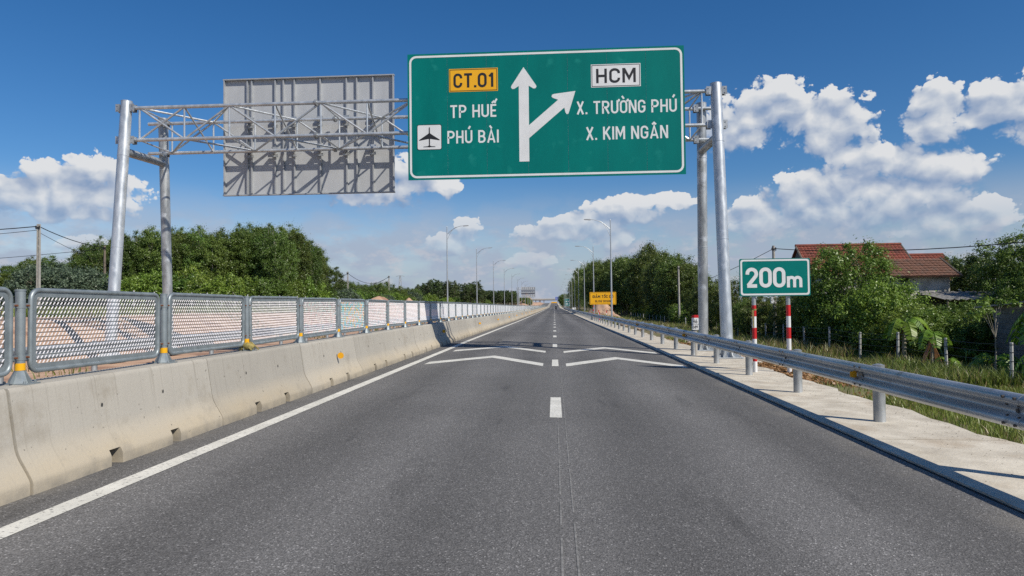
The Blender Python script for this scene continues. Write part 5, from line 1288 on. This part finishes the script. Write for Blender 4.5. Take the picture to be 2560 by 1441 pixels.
# scrub and trees beyond the left fence
for i in range(46):
    x = 835 + (i / 46) ** .8 * 400 + rn.uniform(-4, 4); X = -27.5 - rn.uniform(0, 3); yy = X / (x - 1386) * 1740
    s = rn.uniform(.9, 1.3); (gb if rn.random() < .18 else bu).put(X, yy, s, 'bright scrub bush behind the left wire fence', 'bush', 'scrub behind the left wire fence', rn, sz=s * rn.uniform(.75, 1.1))
for i in range(22):
    x = 845 + i * 9 + rn.uniform(-5, 5); yy = rn.uniform(130, 170); X = (x - 1386) / 1740 * yy
    yt = np.interp(x, [845, 900, 960, 1000, 1060], [700, 712, 708, 722, 728]) + rn.uniform(-5, 6); zt = 1.54 + (hz_(x) - yt) / 1740 * yy; h = (zt - gz(X, yy)) / 8.4
    br_.put(X, yy, max(.5, h * .95), 'mid-distance green tree behind the soil mounds', 'tree', 'trees behind the soil mounds', rn, sz=h)
for i in range(26):
    x = 1040 + i * 6.6 + rn.uniform(-3, 3); yy = rn.uniform(195, 225); X = (x - 1386) / 1740 * yy
    yt = np.interp(x, [1040, 1070, 1110, 1150, 1195, 1215], [716, 704, 703, 712, 706, 735]) + rn.uniform(-3, 5); zt = 1.54 + (hz_(x) - yt) / 1740 * yy; h = (zt - gz(X, yy)) / 8.8
    pn.put(X, yy, max(.8, h), 'dark pine in the clump behind the nearest left street lamps', 'tree', 'pines behind the left street lamps', rn, sz=h)
for i in range(64):
    x = rn.uniform(1180, 1292); yy = rn.uniform(400, 470); X = (x - 1386) / 1740 * yy; zt = 1.54 + (hz_(x) - 729 + rn.uniform(-2, 1)) / 1740 * yy; h = (zt - gz(X, yy)) / 8.8
    pn.put(X, yy, h * 1.1, 'far plantation tree on the skyline left of the far gantry', 'tree', 'far plantation trees', rn, sz=h)
for i in range(16):
    x = rn.uniform(1285, 1328); yy = rn.uniform(430, 470); X = (x - 1386) / 1740 * yy; zt = 1.54 + (764 - np.interp(x, [1285, 1318, 1328], [742, 742, 750])) / 1740 * yy; h = (zt - gz(X, yy)) / 8.4
    br_.put(X, yy, h * 1.1, 'far dark tree beside the cut slope', 'tree', 'trees on the far cut slope', rn, sz=h)
# right row of trees
rp = [(1432, 700), (1440, 680), (1452, 660), (1480, 656), (1515, 648), (1545, 650), (1565, 645), (1590, 648), (1605, 618), (1625, 612), (1648, 640), (1668, 634), (1692, 628), (1712, 650), (1735, 672), (1745, 690)]
rx_ = [p[0] for p in rp]; ry_ = [p[1] for p in rp]
DT_ = []
for i in range(40):
    x = 1436 + i * 7.6 + rn.uniform(-2, 2); yy = np.interp(x, [1432, 1480, 1560, 1640, 1745], [260, 165, 118, 96, 78]) + rn.uniform(-4, 10); X = (x - 1386) / 1740 * yy
    xm = np.interp(x, [1432, 1500, 1580, 1640], [8.6, 9.8, 15.0, 15.8])
    if X < xm: X = xm + rn.uniform(0, 2.5); yy = X / (x - 1386) * 1740
    zt = 1.54 + (hz_(x) - np.interp(x, rx_, ry_)) / 1740 * yy + rn.uniform(-1.5, .1); h = (zt - gz(X, yy)) / 8.4
    DT_.append(br_.put(X, yy, max(.5, min(1.15, h * .85)), 'tree', 'tree', 'dark trees right of the road', rn, sz=h))
renumber(DT_, 'dark broadleaf tree in the row behind the yellow sign, {} from the left')
RS_ = []
for i in range(40):
    x = 1545 + i * 5.6 + rn.uniform(-4, 4); X = 14.9 + rn.uniform(0, 2.2); yy = X / (x - 1386) * 1740; s = rn.uniform(.6, 1.1)
    RS_.append(bu.put(X, yy, s, 'bush', 'bush', 'shrubs behind the right wire fence', rn))
renumber(RS_, 'green shrub behind the right fence before the dark trees, {} from the left')
for i in range(26):
    x = rn.uniform(1395, 1440); yy = rn.uniform(420, 640); X = (x - 1386) / 1740 * yy + 3; h = rn.uniform(.6, 1.1) * yy / 480
    br_.put(X, yy, h, 'far tree near the green signs at the end of the road', 'tree', 'far trees at the end of the road', rn)
# thicket behind the right fence, from the gantry posts to the shed
th = [(1745, 700, 62), (1770, 690, 60), (1800, 705, 58), (1830, 690, 56), (1860, 745, 52), (1890, 740, 50), (1930, 735, 50), (1960, 735, 46)]
T2_ = []
for (x, yt, yy) in th:
    X = (x - 1386) / 1740 * yy; zt = 1.54 + (hz_(x) - yt) / 1740 * yy; h = (zt - gz(X, yy)) / 8.4
    T2_.append(br_.put(X, yy, max(.42, h * .9), 'tree', 'tree', 'trees behind the 200m sign', rn, sz=h))
renumber(T2_, 'leafy tree between the gantry posts and the shrub tree, {} from the left')
big = plant('shrub_tree', 600, 5.7, 2.75, .3, 300, 130, .13, M['shrub'], M['palebark'], 'round', .09, csize=.18, stems=4, limbs=16)
place(big, True, 17.06, 41.0, 1.08, .4, 'broad leafy shrub tree in front of the red tile roofs', 'tree', None)
TB_ = []
for i, (x, y_top, yy) in enumerate(((2040, 700, 34), (2180, 705, 34.5), (2250, 760, 33), (1990, 770, 33), (2100, 770, 30.5), (2170, 800, 30), (2290, 770, 32), (2340, 762, 33), (2395, 765, 33.5), (2420, 775, 31), (2310, 800, 29.5), (2240, 815, 28.5), (1950, 800, 36), (1915, 800, 40), (1880, 800, 44), (2050, 820, 31), (1985, 830, 36), (2370, 800, 30.5), (1850, 800, 46), (1935, 775, 44), (2010, 760, 37), (2130, 730, 34))):
    X = max(16.6, (x - 1386) / 1740 * yy); yy = X / (x - 1386) * 1740; zt = 1.54 + (hz_(x) - y_top) / 1740 * yy; h = max(.4, (zt - gz(X, yy)) / 2.5)
    TB_.append(nb.put(X, yy, max(.75, min(1.2, h)), 'bush', 'bush', 'thicket bushes behind the right fence', rn, sz=h))
renumber(TB_, 'leafy green bush in the thicket behind the right fence, {} from the left')
HB_ = []
for i in range(34):
    X = 16.2 + rn.uniform(-.2, 1.6); yy = 31 + i * 1.45 + rn.uniform(-.4, .4); s = rn.uniform(.5, .8)
    HB_.append(nb.put(X, yy, s, 'bush', 'bush', 'low hedge along the right wire fence', rn, sz=s * rn.uniform(.6, .95)))
for i, o in enumerate(sorted(HB_, key=lambda o: o.location.y)): o['label'] = f'low vine-covered bush right behind the right wire fence, {nth(i)} from the near end'
# trees at the right edge
rt = Kind([plant('garden_tree', 650 + i, 7.0, 3.0, 1.0, 280, 115, .145, M['dark_leaf'] if i == 0 else M['shrub'], M['palebark'], 'round', .12, csize=.18, limbs=16) for i in range(2)])
for i, (x, yt, yy, lab) in enumerate(((2370, 640, 44, 'rounded garden tree right of the annex roof'), (2450, 615, 42, 'tall garden tree under the long power line'), (2530, 585, 38, 'tallest garden tree at the top right edge'), (2600, 600, 36, 'garden tree cut by the right edge above the shed'),
     (2500, 690, 36, 'bright leaning garden tree over the shed roof'), (2560, 690, 33, 'low garden tree right of the shed roof'))):
    X = (x - 1386) / 1740 * yy; zt = 1.54 + (hz_(x) - yt) / 1740 * yy; h = (zt - gz(X, yy)) / 6.9
    rt.put(X, yy, h * .95, lab, 'tree', 'garden trees at the right edge', rn, sz=h)
sap = plant('sapling', 700, 2.9, .7, 1.9, 10, 40, .14, M['bright_leaf'], M['palebark'], 'round', .03, csize=.35, limbs=6)
place(sap, True, 14.9, 24.6, 1.0, .2, 'bare forked sapling in front of the block shed', 'sapling', None)
pap = plant('young_tree', 710, 2.2, .6, 1.0, 9, 60, .16, M['bright_leaf'], M['palebark'], 'round', .03, csize=.4, limbs=5)
place(pap, True, 19.4, 39.6, 1.0, .2, 'small young tree against the pale annex wall', 'tree', None, dz=.8)
for kd in (ac, br_, pn, bu, nb, gb, rt): kd.clean()

# bananas
def banana(seed, label, X, Y, h, n, lmax, dry=2):
    r = random.Random(seed); o3 = (X, Y, gz(X, Y)); p = simple('banana_plant', label, 'banana plant', o3); z = o3[2]
    PB('stem', p, o3, M['palebark'], lambda b: b.tube([(X, Y, z - .05), (X + .03, Y, z + h * .6), (X + .06, Y, z + h)], [.10, .08, .045], 9))
    for k in range(n):
        az = k * 2.4 + r.uniform(-.4, .4); L = lmax * r.uniform(.7, 1.05); up = r.uniform(.55, 1.25); b = MB(); S = 16; mid = []
        for i in range(S + 1):
            t = i / S; d = L * t * (1 - .12 * t); zz = h + L * (up * t - (up + .55) * t * t * r.uniform(.97, 1.0)); mid.append(Vector((X + .06 + math.cos(az) * d * .85, Y + math.sin(az) * d * .85, z + zz)))
        sd = Vector((-math.sin(az), math.cos(az), 0))
        for i in range(2, S):
            t = i / S; w = .26 * math.sin(math.pi * min(1, t * .95 + .04)) ** .55 * (lmax / 1.6) + .02; m0, m1 = mid[i], mid[i + 1]
            for s in (-1, 1):
                tear = r.uniform(.55, .97); dr = -w * r.uniform(.25, .75)
                b.add([m0, m0.lerp(m1, tear), m0.lerp(m1, tear) + sd * s * w + Vector((0, 0, dr)), m0 + sd * s * w + Vector((0, 0, dr))], [(0, 1, 2, 3)])
        b.tube(mid, [.018 * (1 - .8 * i / S) + .004 for i in range(S + 1)], 5)
        b.build('leaf', M['banana'], p, org=o3, loc=(0, 0, 0))
    for k in range(dry):
        b = MB(); az = r.uniform(0, 6.28); 
        pts = [(X + math.cos(az) * .12 * i, Y + math.sin(az) * .12 * i, z + h * .85 - .02 * i * i - .25 * i) for i in range(4)]
        for i in range(3):
            q0, q1 = Vector(pts[i]), Vector(pts[i + 1]); sd = Vector((-math.sin(az), math.cos(az), 0)) * .09
            b.add([q0 - sd, q0 + sd, q1 + sd * .8, q1 - sd * .8], [(0, 1, 2, 3)])
        b.build('dry_leaf', M['dryleaf'], p, org=o3, loc=(0, 0, 0))
banana(1, 'yellow-green banana plant with a torn hanging leaf behind the fence', 14.6, 30.2, 1.75, 7, 1.55)
banana(2, 'banana plant with a brown dead stalk next to the torn one', 15.1, 29.0, 1.35, 5, 1.3, 4)
banana(3, 'large banana plant reaching in from the right edge before the shed', 15.95, 23.6, 2.1, 8, 2.2)
banana(4, 'small banana shoot low in the grass in the middle of the fence', 14.7, 27.2, .45, 4, .8)
banana(5, 'low spreading banana plant at the foot of the shed wall', 15.2, 25.2, .6, 6, 1.4)
banana(6, 'small banana plant behind the rightmost fence post', 14.7, 22.3, .8, 6, 1.15)
def strap_plant(seed, label, X, Y, n, L):
    r = random.Random(seed); o3 = (X, Y, gz(X, Y)); p = simple('strap_leaf_plant', label, 'plant', o3)
    for k in range(n):
        az = r.uniform(0, 6.28); l = L * r.uniform(.7, 1.1); b = MB(); pts = []
        for i in range(6):
            t = i / 5; pts.append(Vector((X + math.cos(az) * l * .6 * t, Y + math.sin(az) * l * .6 * t, o3[2] + .35 * L + l * (.9 * t - 1.0 * t * t))))
        sd = Vector((-math.sin(az), math.cos(az), 0)) * .028
        for i in range(5): b.add([pts[i] - sd * (1 - i / 6), pts[i] + sd * (1 - i / 6), pts[i + 1] + sd * (1 - (i + 1) / 6), pts[i + 1] - sd * (1 - (i + 1) / 6)], [(0, 1, 2, 3)])
        b.build('leaf', M['bright_leaf'], p, org=o3, loc=(0, 0, 0))
strap_plant(1, 'strap-leaved plant left of the shed corner', 16.4, 28.8, 22, 1.3)
strap_plant(2, 'strap-leaved plant half hidden in the thicket', 16.0, 30.4, 20, 1.3)
strap_plant(3, 'tuft of long grass blades in front of the torn banana', 12.9, 27.0, 30, .9)

# ------------------------------------------------------------------ grass, litter
def blades(name, n, xr, yr, hr, w, mats, seed, dens=None, dry=.35, kind='stuff', label=None, cat=None, hmul=None):
    rs = np.random.RandomState(seed); X = rs.uniform(xr[0], xr[1], n); Y = yr[0] + (yr[1] - yr[0]) * rs.uniform(0, 1, n) ** 1.6
    if dens is not None: k = dens(X, Y, rs); X, Y = X[k], Y[k]
    n = len(X); Z = ground_z(X, Y) - .02; h = rs.uniform(hr[0], hr[1], n) * (1 + Y / 120)
    if hmul is not None: h = h * hmul(X, Y)
    a = rs.uniform(0, 6.28, n); ln = rs.uniform(.1, .8, n) * h; b = rs.uniform(0, 6.28, n); ww = w * rs.uniform(.6, 1.4, n) * (1 + Y / 25)
    P0 = np.stack([X - np.cos(b) * ww, Y - np.sin(b) * ww, Z], -1); P1 = np.stack([X + np.cos(b) * ww, Y + np.sin(b) * ww, Z], -1)
    M0 = np.stack([X + np.cos(a) * ln * .35 - np.cos(b) * ww * .6, Y + np.sin(a) * ln * .35 - np.sin(b) * ww * .6, Z + h * .6], -1); M1 = M0 + np.stack([np.cos(b) * ww * 1.2, np.sin(b) * ww * 1.2, 0 * h], -1)
    T = np.stack([X + np.cos(a) * ln, Y + np.sin(a) * ln, Z + h], -1)
    V = np.stack([P0, P1, M1, M0, T], 1).reshape(-1, 3); i0 = np.arange(n) * 5
    F = np.concatenate([np.stack([i0, i0 + 1, i0 + 2], -1), np.stack([i0, i0 + 2, i0 + 3], -1), np.stack([i0 + 3, i0 + 2, i0 + 4], -1)])
    nz = (vnoise(X, Y, .5, seed) * .5 + rs.uniform(-.5, .5, n)); mi = (nz > (0.5 - dry) * 1.2).astype(int); mi = np.tile(mi, 3)
    tag(link(name, np_mesh(name, V, F, mats, mi)), label, cat, None, kind)
G = [M['grass'], M['drygrass']]
edge = lambda X, Y, rs: ~((Y > 12.5) & (Y < 30) & (X < 6.35 + .35 * np.sin(Y * 1.3)) & (rs.uniform(0, 1, len(X)) < .93)) & (X > 5.25 + .06 * np.sin(Y * 1.9) + .05 * np.sin(Y * 4.7 + 1)) & ~((Y > 19.3) & (Y < 26.6) & (X < 5.85))
blades('grass', 130000, (5.2, 14.5), (5, 34), (.05, .18), .006, G, 1, edge, .26, label='dry green grass on the near right verge', cat='grass')
blades('weeds', 26000, (6.6, 14.5), (22, 75), (.22, .60), .010, G, 2, lambda X, Y, rs: vnoise(X, Y, .5, 8) > -.15, .38, label='tall brownish weeds on the verge behind the gantry posts', cat='weeds')
blades('grass', 36000, (14, 26), (18, 50), (.10, .30), .010, G, 3, None, .2, label='green grass beyond the right wire fence', cat='grass')
blades('grass', 30000, (5.4, 16), (60, 170), (.15, .5), .012, G, 4, None, .45, label='weedy grass along the far right verge', cat='grass')
blades('grass', 9000, (-21, -12.6), (14, 90), (.08, .25), .010, G, 5, lambda X, Y, rs: vnoise(X, Y, .6, 5) > .35, .4, label='thin grass tufts on the orange soil bank', cat='grass')
blades('grass', 30000, (-34, -20.5), (30, 130), (.15, .45), .014, G, 6, None, .2, label='rough grass around the left wire fence', cat='grass')
rs = np.random.RandomState(77); n = 16000
X = 5.2 + np.abs(rs.normal(0, .72, n)); Y = rs.uniform(12.5, 33, n); k = (X < 8.5) & ((vnoise(X, Y, .9, 12) + rs.uniform(-.5, .5, n)) > -.15) & (X > 5.22 + .5 * ((Y > 19.3) & (Y < 26.6)))
X, Y = X[k], Y[k]; C = np.stack([X, Y, ground_z(X, Y) + rs.uniform(.005, .07, len(X))], -1); Nn = rs.normal(size=C.shape) * .5 + np.array([0, 0, 1.0])
V, F = leaves(C, Nn, rs.uniform(.05, .13, len(X)), .5, 3, .18)
tag(link('leaf_litter', np_mesh('leaf_litter', V, F, M['dryleaf'])), 'drift of dry brown leaves at the foot of the gantry posts', 'leaves', None, 'stuff')

rs = np.random.RandomState(91); n = 1500
Y = rs.uniform(5, 40, n) ; X = np.where(rs.uniform(0, 1, n) < .6, 5.15 - np.abs(rs.normal(0, .35, n)), rs.uniform(3.6, 5.15, n)); X = np.clip(X, 3.6, 5.12)
Z = np.array([road_z(a, b) for a, b in zip(X, Y)]) + .033; S = rs.uniform(.003, .009, n)
C = np.stack([X, Y, Z], -1); V, F = leaves(C, rs.normal(size=(n, 3)) * .3 + np.array([0, 0, 1.0]), S * 2, .8, 5, .3)
M['grit'] = mk('grit', (.10, .075, .05), rough=.9)
tag(link('grit', np_mesh('grit', V, F, M['grit'])), 'dark grit and leaf crumbs scattered on the concrete shoulder', 'debris', None, 'stuff')
